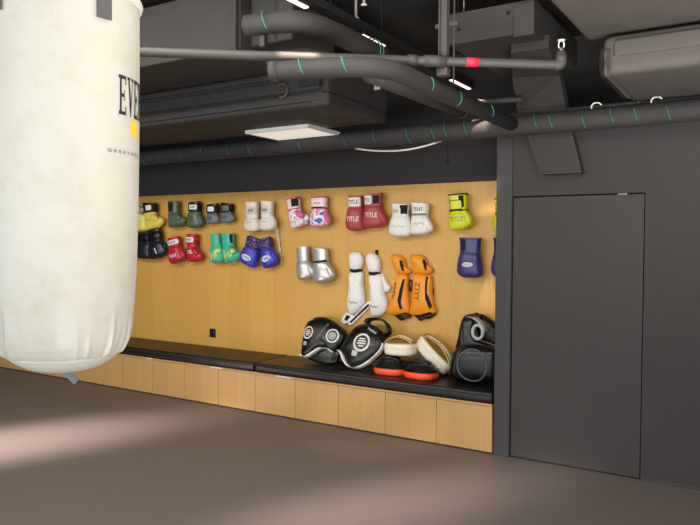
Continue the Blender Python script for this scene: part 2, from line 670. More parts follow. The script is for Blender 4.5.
    if strap:
        st = obj('wrist_strap', loft(bmesh.new(), secs([(ccx, yc, -cl * .92, cw * 1.02, bc * 1.08, 0), (ccx, yc, -cl * .9, cw * 1.09, bc * 1.17, 0),
                                                       (ccx, yc, -cl * .22, cw * 1.11, bc * 1.19, 0), (ccx, yc, -cl * .2, cw * 1.04, bc * 1.1, 0)]), 28, 2.6, 1), strap, root)
        surf.append(st)
    tree = bvh(*surf)
    if velcro:
        a, b = sorted((velcro[0] * W, velcro[1] * W))
        obj('velcro', drape(poly([(a, -cl * .85 * L), (b, -cl * .85 * L), (b, -cl * .12 * L), (a, -cl * .12 * L)]), tree, .0022), BLACKCLOTH, root)
    if patch:
        a, b = prange[0] * W, prange[1] * W
        z0, z1 = -cl * pz[0] * L, -cl * pz[1] * L
        r = (z1 - z0) * .2
        if outline:
            e_ = .007
            obj('patch_border', drape(poly([(a - e_, z0 - e_), (b + e_, z0 - e_), (b + r * .6 + e_, z0 + r), (b + r * .6 + e_, z1 - r), (b + e_, z1 + e_), (a - e_, z1 + e_)]), tree, .002), outline, root)
        po = obj('label_patch', drape(poly([(a, z0), (b, z0), (b + r * .6, z0 + r), (b + r * .6, z1 - r), (b, z1), (a, z1)]), tree, .003), patch, root)
        if ptext:
            obj('lettering', drape(text_bm(ptext, (a + b) / 2, (z0 + z1) / 2, (b - a) * .78, (z1 - z0) * .45) if ptext != '~' else glyphs((a + b) / 2, (z0 + z1) / 2, (b - a) * .75, (z1 - z0) * .42, len(label)), tree, .0042), ptcol or DARKPRINT, po, False)
    if band:
        obj('cuff_band', drape(poly([(-.4 * W, -(cl + .03) * L), (.25 * W, -(cl + .03) * L), (.25 * W, -(cl - .03) * L), (-.4 * W, -(cl - .03) * L)]), tree, .0025), band, root)
    cxl = (0 if style == 'tuck' else -.07) * W * s
    if badge:
        bo = obj('badge', drape(poly(ell(cxl, lz * L, lw * W / 2, lh * L * .8)), tree, .0022), badge, root)
        if logo:
            obj('lettering', drape(text_bm(logo, cxl, lz * L, lw * W * .72, lh * L * .75), tree, .0036), lcol, bo, False)
    elif logo == 'zigzag':
        zz = [(cxl + (a - .5) * lw * W, lz * L + b * lh * L) for a, b in ((0, -.5), (.2, .45), (.36, -.3), (.55, .5), (.72, -.35), (1, .2))]
        obj('zigzag_print', drape(refine(strip(zz, .022), .01), tree, .002), lcol, root, False)
    elif logo == 'bar':
        obj('side_mark', drape(refine(strip([(cxl + .1 * W, lz * L + lh * L / 2), (cxl + .16 * W, lz * L - lh * L / 2)], .016), .01), tree, .002), lcol, root, False)
    elif logo == '~':
        obj('lettering', drape(glyphs(cxl, lz * L, lw * W, lh * L, len(label)), tree, .002), lcol or LIGHTPRINT, root, False)
    elif logo:
        obj('lettering', drape(text_bm(logo, cxl, lz * L, lw * W, lh * L), tree, .002), lcol or LIGHTPRINT, root, False)
    if script:
        obj('signature', drape(scribble(cxl, lz * L, lw * W, lh * L, hash(label) % 997 if False else len(label), 9, .004), tree, .002), script, root, False)
    if lace:
        for (lx, z0, z1, dx) in lace:
            pts = crom([(lx * W, yc - bc, z0 * L), (lx * W + dx * .3, yc * .7, (z0 * .7 + z1 * .3) * L), (lx * W + dx * .8, -.012, (z0 * .3 + z1 * .7) * L), (lx * W + dx, -.012, z1 * L)], 5)
            obj('lace', tb(pts, .0045, 8), WLEATHER, root)
    return root


yel = C((226, 206, 92))
YELP = M_patches('leather_yellow_print', [(60, 52, 40), (226, 206, 92), (226, 206, 92)], 30)
cuffP = M_patches('cuff_black_white_print', [(28, 26, 28), (196, 170, 160), (40, 36, 40)], 60)
glove('yellow boxing glove with printed cuff, half behind the punching bag, top row', (127, 205, 150, 231), yel, cuffP, strap=cuffP,
      side=-1, script=DARKPRINT, lw=.3, lh=.1)
glove('yellow boxing glove with black cuff, toe to the right, top row beside the punching bag', (144, 202, 165, 229), yel, BLACK,
      style='side', side=1, strap=BLACKCLOTH, patch=LIGHTPRINT, prange=(-.24, -.02), slant=-.15, lean=-.1, script=DARKPRINT, lw=.36, lh=.12)
olv = C((86, 100, 82))
glove('olive green boxing glove seen in profile with plain black velcro, left of its pair', (168, 201, 188, 227), olv, style='side', side=1,
      velcro=(-.46, -.12), cl=.48, cw=.23, slant=-.1)
glove('olive green boxing glove with white patch on its black cuff, right of its pair', (187.5, 202, 204.5, 228), olv, BLACK, cw=.29, slant=.1, strap=BLACKCLOTH,
      patch=LIGHTPRINT, ptext='~', side=1, prange=(-.22, .16), script=DARKPRINT, lw=.2, lh=.1)
gry = C((112, 116, 124))
glove('small grey boxing glove with blank white patch on black cuff, beside the olive gloves', (205.5, 204, 219.5, 224), gry, BLACK, cw=.36, slant=.1, strap=BLACKCLOTH,
      patch=WHITE, side=1, logo='~', lcol=DARKPRINT, lw=.4, lh=.14, lz=-.7, cl=.46)
glove('small grey boxing glove with lettered white patch on black cuff, beside the white laced gloves', (219.5, 203, 234.5, 223), gry, BLACK, cw=.36, slant=-.1, strap=BLACKCLOTH,
      patch=GREYPRINT, ptext='~', side=1, logo='~', lcol=DARKPRINT, lw=.5, lh=.16, lz=-.7, cl=.46)
wht = C((226, 221, 206))
wh2 = C((232, 230, 226))
glove('cream white lace-up boxing glove above the blue pair, left one with lace at its left', (245, 202, 260, 232), wht, cl=.52, cw=.36, style='tuck', side=-1, lean=-.02, slant=.06, patch=C((206, 200, 196)), ptext='~',
      ptcol=DARKPRINT, prange=(-.16, .3), script=GREYPRINT, lw=.45, lh=.08, lz=-.68, lace=((-.40, -.3, -1.3, -.012),))
glove('cream white lace-up boxing glove above the blue pair, right one with thumb to the right', (260, 201, 277.5, 231), wht, cl=.52, cw=.31, side=1, slant=-.06, patch=C((206, 200, 196)), ptext='Twins',
      ptcol=DARKPRINT, prange=(-.32, .1), script=GREYPRINT, lw=.42, lh=.08, lz=-.68, lace=((.4, -.55, -1.75, .0), (.3, -.6, -2.1, .05)))
PNK = M_patches('leather_pink_flower_print', [(96, 150, 190), (236, 230, 232), (222, 140, 172), (236, 206, 214)], 15, stops=[0, .33, .53, .63])
PNK2 = M_patches('leather_pink_blue_print', [(54, 96, 186), (236, 230, 232), (226, 140, 172), (206, 90, 126)], 11, stops=[0, .4, .52, .66])
pk = C((214, 104, 146))
glove('pink flower print boxing glove with black velcro on the cuff, toe to the right', (288, 197, 311, 227), PNK, C((236, 214, 220)), thumb=pk, style='side', side=1, lean=-.16, slant=-.2, cw=.25,
      velcro=(-.2, .1), trim=C((196, 60, 80)))
glove('pink and blue print boxing glove with black ring under the cuff', (310, 197, 332, 227), PNK2, C((236, 206, 214)), thumb=pk, side=1, band=BLACKCLOTH,
      patch=C((240, 226, 228)), ptext='~', ptcol=C((196, 60, 80)), trim=C((196, 70, 90)))
red = C((170, 62, 68), .42)
glove('dark red boxing glove with white cuff label, left of the pair under the top edge', (346, 196, 365, 231), red, style='tuck', side=-1, cw=.33, patch=WLEATHER, ptext='TITLE', prange=(-.30, .30), pz=(.9, .14),
      ptcol=DARKPRINT, logo='TITLE', lw=.62, lh=.14, lz=-.66, cl=.34, velcro=None)
glove('dark red boxing glove with black velcro patch and thumb to the right', (363, 194, 388, 228), red, side=1, patch=WLEATHER, ptext='TITLE', prange=(-.4, -.1), pz=(.9, .14), slant=.12,
      ptcol=DARKPRINT, logo='TITLE', lw=.5, lh=.14, lz=-.62, cl=.34, velcro=(-.02, .2))
glove('white boxing glove with black velcro on the right of its cuff', (389, 204, 412, 237), wh2, style='tuck', side=-1, cw=.33, patch=WLEATHER, ptext='~', prange=(-.3, .06), cl=.36, pz=(.92, .3), slant=.06,
      ptcol=red, script=GREYPRINT, lw=.56, lh=.1, lz=-.68, velcro=(.06, .4))
glove('white boxing glove with oval mark on its white cuff, thumb right', (410, 203, 434, 235), wh2, side=1, patch=WLEATHER, ptext='~', prange=(-.34, .16), cl=.36, pz=(.9, .2), slant=-.06,
      ptcol=DARKPRINT, script=GREYPRINT, lw=.5, lh=.1, lz=-.66, band=GREYPRINT, trim=None)
neo = C((206, 214, 30))
for lab, b, sd in (('neon yellow boxing glove hanging whole beside the dark wall', (448, 194, 473, 230), 1),
                   ('neon yellow boxing glove half hidden by the edge of the dark wall', (492, 198, 517, 232), -1)):
    glove(lab, b, neo, style='back' if sd > 0 else 'tuck', side=sd, cw=.34, slant=-.1, lean=-.05, trim=BLACKCLOTH, velcro=(.02, .2), logo='TITLE', lcol=C((120, 124, 40)), lw=.5, lh=.13, lz=-.7, patch=neo, prange=(-.34, .08), outline=BLACKCLOTH, cl=.44, pz=(.95, .42))
# second row
blk = C((30, 34, 40), .28)
glove('red boxing glove almost wholly behind the punching bag, second row', (121, 240, 139, 259), C((176, 52, 66)), side=1)
glove('black boxing glove touching the punching bag outline, second row', (135, 232, 154, 259), blk, style='tuck', side=-1, strap=BLACK, cl=.4)
glove('black boxing glove with white side mark, right of its pair, second row', (147, 230, 165, 259), blk, style='tuck', lean=-.2, cw=.33, side=1, strap=BLACK, cl=.42, logo='bar', lcol=LIGHTPRINT, lw=.07, lh=.2, lz=-.75)
rdd = C((186, 36, 56))
glove('bright red boxing glove with white cuff patch, tilted, left of its pair', (168, 237, 186, 263), rdd, lean=-.2, cw=.28, side=1, patch=WLEATHER, ptext='~', prange=(-.34, .2), strap=rdd,
      logo='~', lw=.4, lh=.11, lz=-.72)
glove('bright red boxing glove in profile with white cuff patch, right of its pair', (187, 234, 204.5, 262), rdd, cw=.25, style='side', side=1, patch=WLEATHER, ptext='~', prange=(-.4, -.02),
      strap=rdd, logo='~', lw=.4, lh=.13, lz=-.64)
TEA = M_patches('leather_teal_yellow_print', [(226, 216, 70), (62, 180, 150), (70, 190, 160)], 9, stops=[0, .42, .6])
tea = C((66, 182, 154))
glove('teal boxing glove with yellow splash, left of its pair', (209.5, 234, 224, 263), TEA, tea, thumb=tea, style='tuck', side=-1, lean=-.1, cw=.30, slant=.08, cl=.4, logo='zigzag', lcol=C((226, 216, 70)), lw=.4, lh=.26, lz=-.76)
glove('teal boxing glove with yellow splash and black mark on the cuff', (223, 233, 242, 262), TEA, tea, thumb=TEA, style='side', side=1, lean=-.1, cw=.28, slant=-.1, cl=.4, velcro=(.0, .14), logo='zigzag', lcol=C((226, 216, 70)), lw=.4, lh=.22, lz=-.76)
blu = C((52, 56, 178))
cufB = M_patches('cuff_blue_flower_print', [(24, 20, 48), (60, 56, 140), (190, 120, 130)], 70)
glove('royal blue boxing glove with oval badge, left one under the white gloves', (242, 238, 260, 267), blu, cufB, side=-1, style='tuck', cw=.34, lean=.32, badge=LIGHTPRINT, logo='TWINS', lcol=blu, lw=.52, lh=.13, lz=-.7, strap=cufB)
glove('royal blue boxing glove with oval badge, right one under the white gloves', (260, 238, 278, 268), blu, cufB, side=1, cw=.33, lean=-.3, badge=LIGHTPRINT, logo='TWINS', lcol=blu, lw=.48, lh=.13, lz=-.7, strap=cufB)
sil = M('leather_silver', (196, 194, 190), .28, .06, 16, .05, metal=.55, bscale=160)
glove('silver boxing glove with plain cuff, left of its pair', (296, 247, 315, 280), sil, side=1, lean=-.1, cl=.42, cw=.29, slant=.1)
glove('silver boxing glove with dark ring under the cuff, right of its pair', (312, 248, 335, 283), sil, side=1, cl=.38, cw=.30, slant=-.15, lean=-.12, band=BLACKCLOTH)
nav = C((54, 50, 108), .3)
for lab, b, sd in (('navy purple boxing glove with white oval badge hanging whole', (457, 238, 483, 278), -1),
                   ('navy purple boxing glove half hidden behind the dark wall edge', (491, 238, 517, 278), -1)):
    glove(lab, b, nav, style='tuck', side=sd, lean=.0, slant=.05, badge=LIGHTPRINT, logo='FAIRTEX', lcol=nav, lw=.42, lh=.07, lz=-.66, cl=.36, velcro=(-.28, -.1), trim=nav)

# ------------------------------------------------------------------ shin guards
org = C((240, 150, 28), .42)
wsg = C((234, 233, 230), .38)


def crop(ox, oy, k, pts):
    return [(ox + x / k, oy + y / k) for x, y in pts]


def sguard(label, cpx, shin, foot, mat, group):
    p = at(cpx[0], cpx[1], Y=YW - .05)
    r = thing('shin_guard', label, 'shin guard', (p.x, YW - .004, p.z), group=group)
    k = 6.18
    f = lambda pts: [loc2(r, *q, dy=-.05) for q in crop(335, 245, k, pts)]
    sp = pad('shin_pad', r, f(shin), .085, mat, flat=2.2)
    fp = pad('foot_pad', r, f(foot), .075, mat, flat=2.2)
    return r, f, sp, fp


SG = 'shin guards hung on the oak wall'
r, f, sp, fp = sguard('white shin guard on the left, its strap hanging down to the black pads', (354, 288),
                      [(88, 170), (160, 170), (166, 240), (176, 330), (172, 370), (140, 410), (110, 430), (86, 425), (72, 380), (74, 320), (84, 240)],
                      [(82, 62), (100, 45), (130, 42), (155, 58), (166, 95), (158, 140), (148, 158), (122, 162), (96, 155), (84, 120)], wsg, SG)
pad('ankle_gap', r, f([(90, 146), (122, 150), (154, 146), (150, 164), (124, 174), (92, 166)]), .074, BLACKCLOTH, n=3)
obj('lettering', drape(text_bm('Twins', *f([(118, 352)])[0], .10, .03, 0, .2), bvh(sp), .002), GREYPRINT, r, False)
sb = pad('leg_strap', r, f([(210, 345), (215, 372), (90, 500), (72, 498), (70, 478), (190, 352)]), .022, wsg, edge=.8, y0=-.002, smooth_outline=False, n=1)
sb['label'] = 'white strap with black velcro'
obj('velcro', drape(poly(f([(196, 364), (206, 374), (92, 484), (82, 476)])), bvh(sb), .002), BLACKCLOTH, sb, False)
s2 = pad('strap_tab', r, f([(60, 420), (105, 440), (110, 452), (52, 492), (28, 478), (30, 462)]), .02, wsg, edge=.8, y0=-.002, n=2)
obj('velcro', drape(poly(f([(64, 432), (88, 444), (64, 472), (48, 462)])), bvh(s2), .002), BLACKCLOTH, s2, False)
r, f, sp, fp = sguard('white shin guard on the right with its side flap turned out', (374, 288),
                      [(208, 190), (272, 182), (290, 220), (300, 300), (318, 360), (308, 410), (278, 438), (240, 442), (218, 430), (214, 340), (212, 260)],
                      [(186, 80), (200, 54), (228, 50), (258, 70), (272, 105), (272, 150), (262, 172), (234, 178), (206, 165), (192, 120)], wsg, SG)
fl = pad('side_flap', r, f([(276, 172), (296, 190), (312, 225), (330, 252), (334, 276), (318, 292), (300, 290), (292, 240)]), .05, wsg)
pad('ankle_gap', r, f([(206, 164), (232, 168), (262, 164), (258, 180), (236, 190), (208, 182)]), .074, BLACKCLOTH, n=3)
obj('lettering', drape(text_bm('Twins', *f([(248, 378)])[0], .09, .03, 0, .2), bvh(sp), .002), GREYPRINT, r, False)
obj('hanging_tab', bx(-.012, .012, -.02, -.004, 0, .05, bev=.003), BLACKCLOTH, r).location = (*[f([(245, 62)])[0][0]], 0, f([(245, 62)])[0][1])
for lab, cpx, dx, dy, bot in (('orange shin guard on the left with lettering down its front', (398, 288), 0, 0, 0),
                              ('orange shin guard on the right with lettering down its front', (422, 288), 1, 0, 0)):
    if dx == 0:
        shin = [(374, 185), (440, 188), (446, 260), (452, 340), (456, 410), (440, 428), (390, 436), (340, 434), (316, 420), (330, 370), (352, 290), (364, 230)]
        foot = [(338, 66), (360, 58), (396, 62), (420, 84), (432, 130), (462, 155), (458, 176), (436, 184), (400, 178), (370, 170), (352, 120)]
        sl = [[(424, 210), (436, 210), (412, 330), (424, 392), (410, 398), (396, 340)], [(404, 92), (416, 94), (434, 156), (422, 162), (408, 120)]]
        base = [(360, 432), (400, 440), (450, 430), (458, 450), (430, 456), (402, 470), (380, 456)]
        tx = (366, 275)
        rot = -1.72
    else:
        shin = [(484, 182), (560, 186), (592, 200), (598, 300), (606, 370), (622, 412), (590, 430), (530, 440), (480, 436), (456, 420), (468, 340), (476, 250)]
        foot = [(456, 70), (480, 60), (520, 62), (548, 78), (566, 118), (598, 146), (592, 172), (560, 184), (520, 180), (484, 172), (468, 120)]
        sl = [[(564, 195), (578, 195), (574, 290), (604, 384), (590, 396), (566, 330)], [(546, 86), (556, 88), (574, 150), (564, 160), (552, 126)]]
        base = [(480, 432), (530, 440), (600, 425), (614, 432), (570, 460), (545, 456), (520, 472), (500, 456)]
        tx = (516, 285)
        rot = -1.62
    r, f, sp, fp = sguard(lab, cpx, shin, foot, org, SG)
    T = bvh(sp, fp)
    for q in sl:
        obj('velcro_strap', drape(poly(f(q)), T, .003), BLACKCLOTH, r, False)
    obj('bottom_trim', drape(poly(f([base[0], base[1], base[2], base[2]][:3] + [(base[2][0] - 10, base[2][1] - 12), (base[1][0], base[1][1] - 10)])), T, .003), BLACKCLOTH, r, False)
    pad('lower_lining', r, f(base), .05, BLACK)
    obj('lettering', drape(text_bm('ZTTY', *f([tx])[0], .17, .05, rot), bvh(sp), .002), C((104, 54, 14)), r, False)
    if dx == 0:
        pad('rear_strap', r, f([(448, 215), (470, 230), (474, 275), (456, 290), (444, 270)]), .03, BLACK)
    else:
        pad('rear_strap', r, f([(592, 250), (600, 300), (590, 340), (580, 300)]), .03, BLACK)

# ------------------------------------------------------------------ pads on the bench
def lean_root(name, label, cat, px, py, y_bottom, y_top, height, group=None):
    """stands on the cushion at photo point (px, py), leaning back to the wall"""
    p = at(px, py, Y=y_bottom)
    a = -math.atan2(y_top - y_bottom, height)
    return thing(name, label, cat, (p.x, y_bottom, SEAT), (a, 0, 0), group)


# shield 1
r = lean_root('thigh_pad', 'curved black strike shield with two white ring logos, left one on the bench', 'strike pad', 322, 362, 5.56, 5.74, .42, 'black curved strike shields leaning on the oak wall')
K1 = lambda pts, dy=-.06: [loc2(r, *q, dy=dy) for q in crop(300, 310, 7, pts)]
o = K1([(8, 318), (10, 250), (25, 150), (55, 85), (105, 55), (175, 52), (235, 80), (290, 120), (318, 165), (305, 225), (275, 262), (236, 300), (205, 282), (150, 278), (100, 306), (45, 335)])
body = pad('shield_front', r, o, .12, BLACK, centre=K1([(165, 190)])[0], flat=3.2)
bk = pad('shield_back', r, K1([(40, 330), (60, 250), (200, 200), (290, 230), (272, 350), (225, 388), (150, 384), (90, 362)], -.01), .05, BLACK, y0=.0)
T = bvh(body)
lo = K1([(12, 318), (45, 334), (100, 302), (150, 272), (205, 278), (234, 300)])
lm = crom(lo, 6)
wb = obj('edge_band', loft(bmesh.new(), [(x, -.074, z - .006, .022, .03, 0) for x, z in lm], 12, 2.6, 1), WLEATHER, r)
wb['label'] = 'white edge band'
um = crom(K1([(175, 53), (236, 81), (290, 121), (316, 160)]), 6)
obj('edge_piping', loft(bmesh.new(), [(x, -.022, z, .005, .008, 0) for x, z in um], 10, 2, 1), WLEATHER, r)


def rings(root, T, f, cx, cy, rad, k, lines=True):
    c = f([(cx, cy)])[0]
    e = f([(cx + rad, cy)])[0][0] - c[0]
    bm = annulus(c[0], c[1], e, e * 1.02, e * .22)
    lg = obj('ring_logo', drape(bm, T, .002), LIGHTPRINT, root, False)
    if lines:
        b2 = bmesh.new()
        for i, (w_, dz) in enumerate(((.7, .4), (1.0, .14), (1.1, -.12), (.7, -.4))):
            strip([(c[0] - e * w_ * .5, c[1] + dz * e), (c[0], c[1] + dz * e), (c[0] + e * w_ * .5, c[1] + dz * e)], e * .15, b2)
        obj('logo_lines', drape(refine(b2, .015), T, .0022), LIGHTPRINT, lg, False)
    else:
        obj('logo_disc', drape(poly(ell(c[0], c[1], e * .6, e * .6)), T, .0022), C((150, 150, 150)), lg, False)


def logo_text(root, T, f, s, cx, cy, w_, h_, rot, mat=LIGHTPRINT, name='lettering', shear=0):
    c = f([(cx, cy)])[0]
    obj(name, drape(text_bm(s, c[0], c[1], w_, h_, rot, shear), T, .002), mat, root, False)


rings(r, T, K1, 75, 172, 38, 7)
rings(r, T, K1, 245, 196, 42, 7, False)
q = K1([(38, 230), (68, 236), (62, 262), (34, 256)])
obj('square_mark', drape(poly(q), T, .002), C((170, 170, 170)), r, False)
logo_text(r, T, K1, 'TWINS', 85, 80, .075, .022, .35)
logo_text(r, T, K1, 'Thai Boxing', 178, 165, .19, .03, 1.1, C((130, 130, 130)), 'script', .2)
obj('buckle_strap', drape(poly(K1([(215, 330), (262, 320), (258, 350), (212, 362)])), bvh(bk), .006), BLACKCLOTH, r, False)

# shield 2
r = lean_root('thigh_pad', 'curved black strike shield with one white ring logo, beside the white mitts', 'strike pad', 362, 364, 5.52, 5.72, .42, 'black curved strike shields leaning on the oak wall')
K2 = lambda pts, dy=-.07: [loc2(r, *q, dy=dy) for q in crop(300, 310, 7, pts)]
o = K2([(270, 275), (305, 215), (340, 165), (380, 108), (430, 84), (485, 80), (545, 110), (588, 150), (594, 205), (576, 262), (530, 315), (460, 370), (400, 394), (352, 384), (325, 352), (302, 310)])
body = pad('shield_front', r, o, .14, BLACK, centre=K2([(440, 240)])[0], flat=3.2)
T = bvh(body)
lm = crom(K2([(276, 272), (296, 290), (318, 345), (350, 384), (400, 394), (460, 370), (530, 316), (574, 266), (590, 225)]), 6)
wb = obj('edge_band', loft(bmesh.new(), [(x, -.08, z - .004, .019 if i < len(lm) - 16 else .010, .032, 0) for i, (x, z) in enumerate(lm)], 12, 2.6, 1), WLEATHER, r)
wb['label'] = 'white edge band'
hp = K2([(470, 80), (485, 58), (540, 52), (590, 66), (622, 104), (622, 145), (594, 170)], -.03)
obj('arm_strap', loft(bmesh.new(), [(x, -.035, z, .022, .045, 0) for x, z in crom(hp, 5)], 12, 3, 1), BLACK, r)
rings(r, T, K2, 455, 230, 57, 7)
q = K2([(392, 282), (428, 292), (416, 326), (380, 318)])
obj('square_mark', drape(poly(q), T, .002), C((185, 185, 185)), r, False)
logo_text(r, T, K2, 'TWINS', 520, 145, .115, .024, -.42)
logo_text(r, T, K2, 'Thai Boxing', 352, 170, .2, .03, 1.15, C((120, 120, 120)), 'script', .2)


# focus mitts
def puck(bm, w_, d_, z0, z1, n=3, round_=.02, seg=36, dome=0):
    rr = round_
    pr = [(.6, z0), (1 - rr * 3, z0), (1 - rr, z0 + rr * .12), (1, z0 + rr * .5), (1, z1 - rr * .5), (1 - rr, z1 - rr * .12), (1 - rr * 3, z1)]
    if dome:
        pr += [(.8, z1 + dome * .45), (.6, z1 + dome * .75), (.35, z1 + dome * .95), (.1, z1 + dome)]
    else:
        pr += [(.3, z1)]
    R_ = []
    for s_, z in pr:
        ring = []
        for k in range(seg):
            th = 2 * math.pi * k / seg
            c, s = math.cos(th), math.sin(th)
            ring.append(bm.verts.new((math.copysign(abs(c) ** (2 / n), c) * w_ * s_, math.copysign(abs(s) ** (2 / n), s) * d_ * s_, z)))
        R_.append(ring)
    for A, B in zip(R_, R_[1:]):
        for k in range(seg):
            bm.faces.new((A[k], A[(k + 1) % seg], B[(k + 1) % seg], B[k]))
    bm.faces.new(R_[0])
    bm.faces.new(R_[-1])
    return bm


ORED = C((244, 78, 34), .4)
GOLD = M('leather_gold', (186, 150, 78), .32, .12, 20, .06, metal=.5)
CREAM = C((232, 226, 208), .4)
MG = 'focus mitts on the bench'


def red_mitt(label, px, py, wpx, y, rz):
    p = at(px, py, Y=y)
    wd = at(px + wpx / 2, py, Y=y).x - at(px - wpx / 2, py, Y=y).x
    r = thing('focus_mitt', label, 'focus mitt', (p.x, y, SEAT), (0, 0, rz), MG)
    w_ = wd / 2
    obj('striking_face', puck(bmesh.new(), w_, w_ * .8, 0, .068, 2.5, .05), ORED, r)['label'] = 'orange red striking face'
    o1 = obj('padded_back', puck(bmesh.new(), w_ * .985, w_ * .79, .064, .095, 2.5, .05, dome=.042), BLACK, r)
    gl = [(0, w_ * .35, .10, w_ * .55, .04, 0), (0, w_ * .1, .125, w_ * .62, .05, 0), (0, -w_ * .2, .13, w_ * .5, .045, 0), (0, -w_ * .5, .10, w_ * .25, .02, 0)]
    b = bmesh.new()
    loft(b, [(x, z, yy, a, bb, t) for x, yy, z, a, bb, t in [(0, w_ * .45, .115, w_ * .5, .03, 0), (0, w_ * .1, .128, w_ * .6, .04, 0), (0, -w_ * .25, .125, w_ * .5, .035, 0), (0, -w_ * .5, .11, w_ * .2, .015, 0)]], 20, 2.2)
    for v in b.verts:                                   # lofted upright, laid flat over the back
        v.co = Vector((v.co.x, v.co.z, v.co.y))
    obj('hand_pocket', b, BLACKCUSH, r)
    pts = [(-w_ * .75, -w_ * .2, .08), (-w_ * .5, -w_ * .28, .14), (0, -w_ * .3, .155), (w_ * .5, -w_ * .28, .14), (w_ * .75, -w_ * .2, .08)]
    obj('hand_strap', tb(crom(pts, 5), .012, 10), BLACK, r)
    obj('seam_trim', tb([(w_ * .99 * math.copysign(abs(math.cos(t)) ** .8, math.cos(t)), w_ * .79 * math.copysign(abs(math.sin(t)) ** .8, math.sin(t)), .068)
                         for t in (2 * math.pi * k / 40 for k in range(41))], .004, 8, False), BLACKCUSH, r)
    return r


mA = red_mitt('black and orange red focus mitt under the flat white mitt', 391, 372, 30, 5.52, .1)
mB = red_mitt('black and orange red focus mitt nearer the body protector, a white mitt leaning on it', 421, 376, 32, 5.50, -.1)


def white_mitt(label, loc, rot, wd, dp, th=.1):
    r = thing('focus_mitt', label, 'focus mitt', loc, rot, MG)
    obj('striking_face', puck(bmesh.new(), wd, dp, 0, th, 2.9, .05), CREAM, r)['label'] = 'white striking face'
    obj('gold_back', puck(bmesh.new(), wd * .93, dp * .93, th - .005, th + .008, 2.7, .05, dome=.012), GOLD, r)
    obj('hand_pocket', puck(bmesh.new(), wd * .5, dp * .55, th + .014, th + .03, 2.4, .05, dome=.018), GOLD, r)
    for i, yy in enumerate((-.6, -.1, .35)):
        pts = [(-wd * .9, dp * yy, th), (-wd * .55, dp * yy, th + .035), (0, dp * yy, th + .056), (wd * .55, dp * yy, th + .035), (wd * .9, dp * yy, th)]
        obj('hand_strap', tb(crom(pts, 5), .010, 10), (GOLD, CREAM, GOLD)[i], r)
    obj('seam_line', tb([(wd * 1.0 * math.copysign(abs(math.cos(t)) ** .7, math.cos(t)), dp * 1.0 * math.copysign(abs(math.sin(t)) ** .7, math.sin(t)), th * .6)
                         for t in (2 * math.pi * k / 40 for k in range(41))], .0022, 8, False), C((200, 190, 160)), r)
    return r


p = at(398.5, 353.0, Y=5.52)
white_mitt('white and gold focus mitt lying flat on the black and red mitts', (p.x, 5.58, SEAT + .178), (0, -.03, .06), .152, .12, .11)
p = at(430, 360, Y=5.62)
white_mitt('white and gold focus mitt tilted against the black body protector', (p.x - .025, 5.68, p.z + .0), (math.radians(-4), math.radians(42), 0), .20, .11, .12)

# body protector
r = thing('body_protector', 'big black leather body protector with round front pad at the end of the bench', 'body protector', (at(472, 385, Y=5.5).x, 5.56, SEAT))
KP = lambda pts, dy=-.12: [loc2(r, *q, dy=dy) for q in crop(435, 300, 5.53, pts)]
low = pad('torso_pad', r, KP([(62, 410), (70, 340), (95, 290), (140, 268), (200, 262), (270, 270), (335, 290), (352, 350), (350, 440), (320, 475), (220, 480), (120, 474), (75, 450)]), .2, BLACK, flat=3.4, edge=.45, y0=.06)
up = pad('chest_pad', r, KP([(92, 300), (108, 220), (120, 150), (140, 104), (175, 94), (208, 92), (214, 140), (218, 190), (240, 236), (300, 262), (330, 290), (240, 330), (140, 330)], -.06), .16, BLACK, centre=KP([(170, 240)], -.06)[0], flat=3, y0=.1)
bkp = pad('rear_pad', r, KP([(180, 120), (215, 95), (250, 100), (300, 135), (345, 190), (360, 270), (355, 340), (220, 320), (190, 220)], .08), .10, BLACKCUSH, centre=KP([(270, 230)], .08)[0], y0=.2)
T = bvh(low, up)
c = KP([(206, 374)])[0]
e = KP([(290, 374)])[0][0] - c[0]
rg = bmesh.new()
hits = [T.ray_cast(Vector((c[0] + e * math.cos(t) * .97, -2, c[1] + e * math.sin(t))), Vector((0, 1, 0)))[0] for t in (2 * math.pi * k / 40 for k in range(41))]
tube(rg, [h_ if h_ else Vector((c[0], -.1, c[1])) for h_ in hits], .009, 10, False)
obj('round_seam', rg, C((84, 84, 86), .45), r)
obj('round_pad', drape(poly(ell(c[0], c[1], e * .9, e * .93, 36), .02), T, .006), BLACK, r)
sd = crom(KP([(104, 420), (112, 360), (126, 310), (140, 280), (128, 240), (132, 180)]), 5)
hs = [T.ray_cast(Vector((x, -2, z)), Vector((0, 1, 0)))[0] for x, z in sd]
obj('side_piping', tb([h_ for h_ in hs if h_], .006, 8), C((60, 60, 62), .35), r)
nk = crom(KP([(208, 92), (214, 140), (218, 190), (240, 236), (300, 258), (330, 275)], -.06), 5)
obj('neck_piping', tb([(x, -.02, z) for x, z in nk], .006, 8), C((96, 90, 80), .5), r)
GS = C((176, 174, 172), .5)
sp_ = crom(KP([(212, 100), (240, 104), (270, 124), (292, 150), (300, 178)], .05), 5)
s1 = obj('shoulder_strap', loft(bmesh.new(), [(x, -.05, z, .016, .05, 0) for x, z in sp_], 10, 3, 1), GS, r)
s1['label'] = 'light grey shoulder strap'
cc = KP([(264, 182)], .03)[0]
obj('rolled_strap', tb([(cc[0] + .045 * math.cos(t), -.085, cc[1] + .058 * math.sin(t)) for t in (2 * math.pi * k / 30 for k in range(31))], .014, 10, False), GS, r)['label'] = 'light grey rolled strap'

for o_ in list(COL.objects):
    if o_.type == 'EMPTY' and o_.get('category') in ('strike pad', 'body protector'):
        mr = o_.rotation_euler.to_matrix()
        lowest = min((mr @ v.co).z for c_ in o_.children for v in c_.data.vertices)
        o_.location.z = SEAT + .001 - lowest

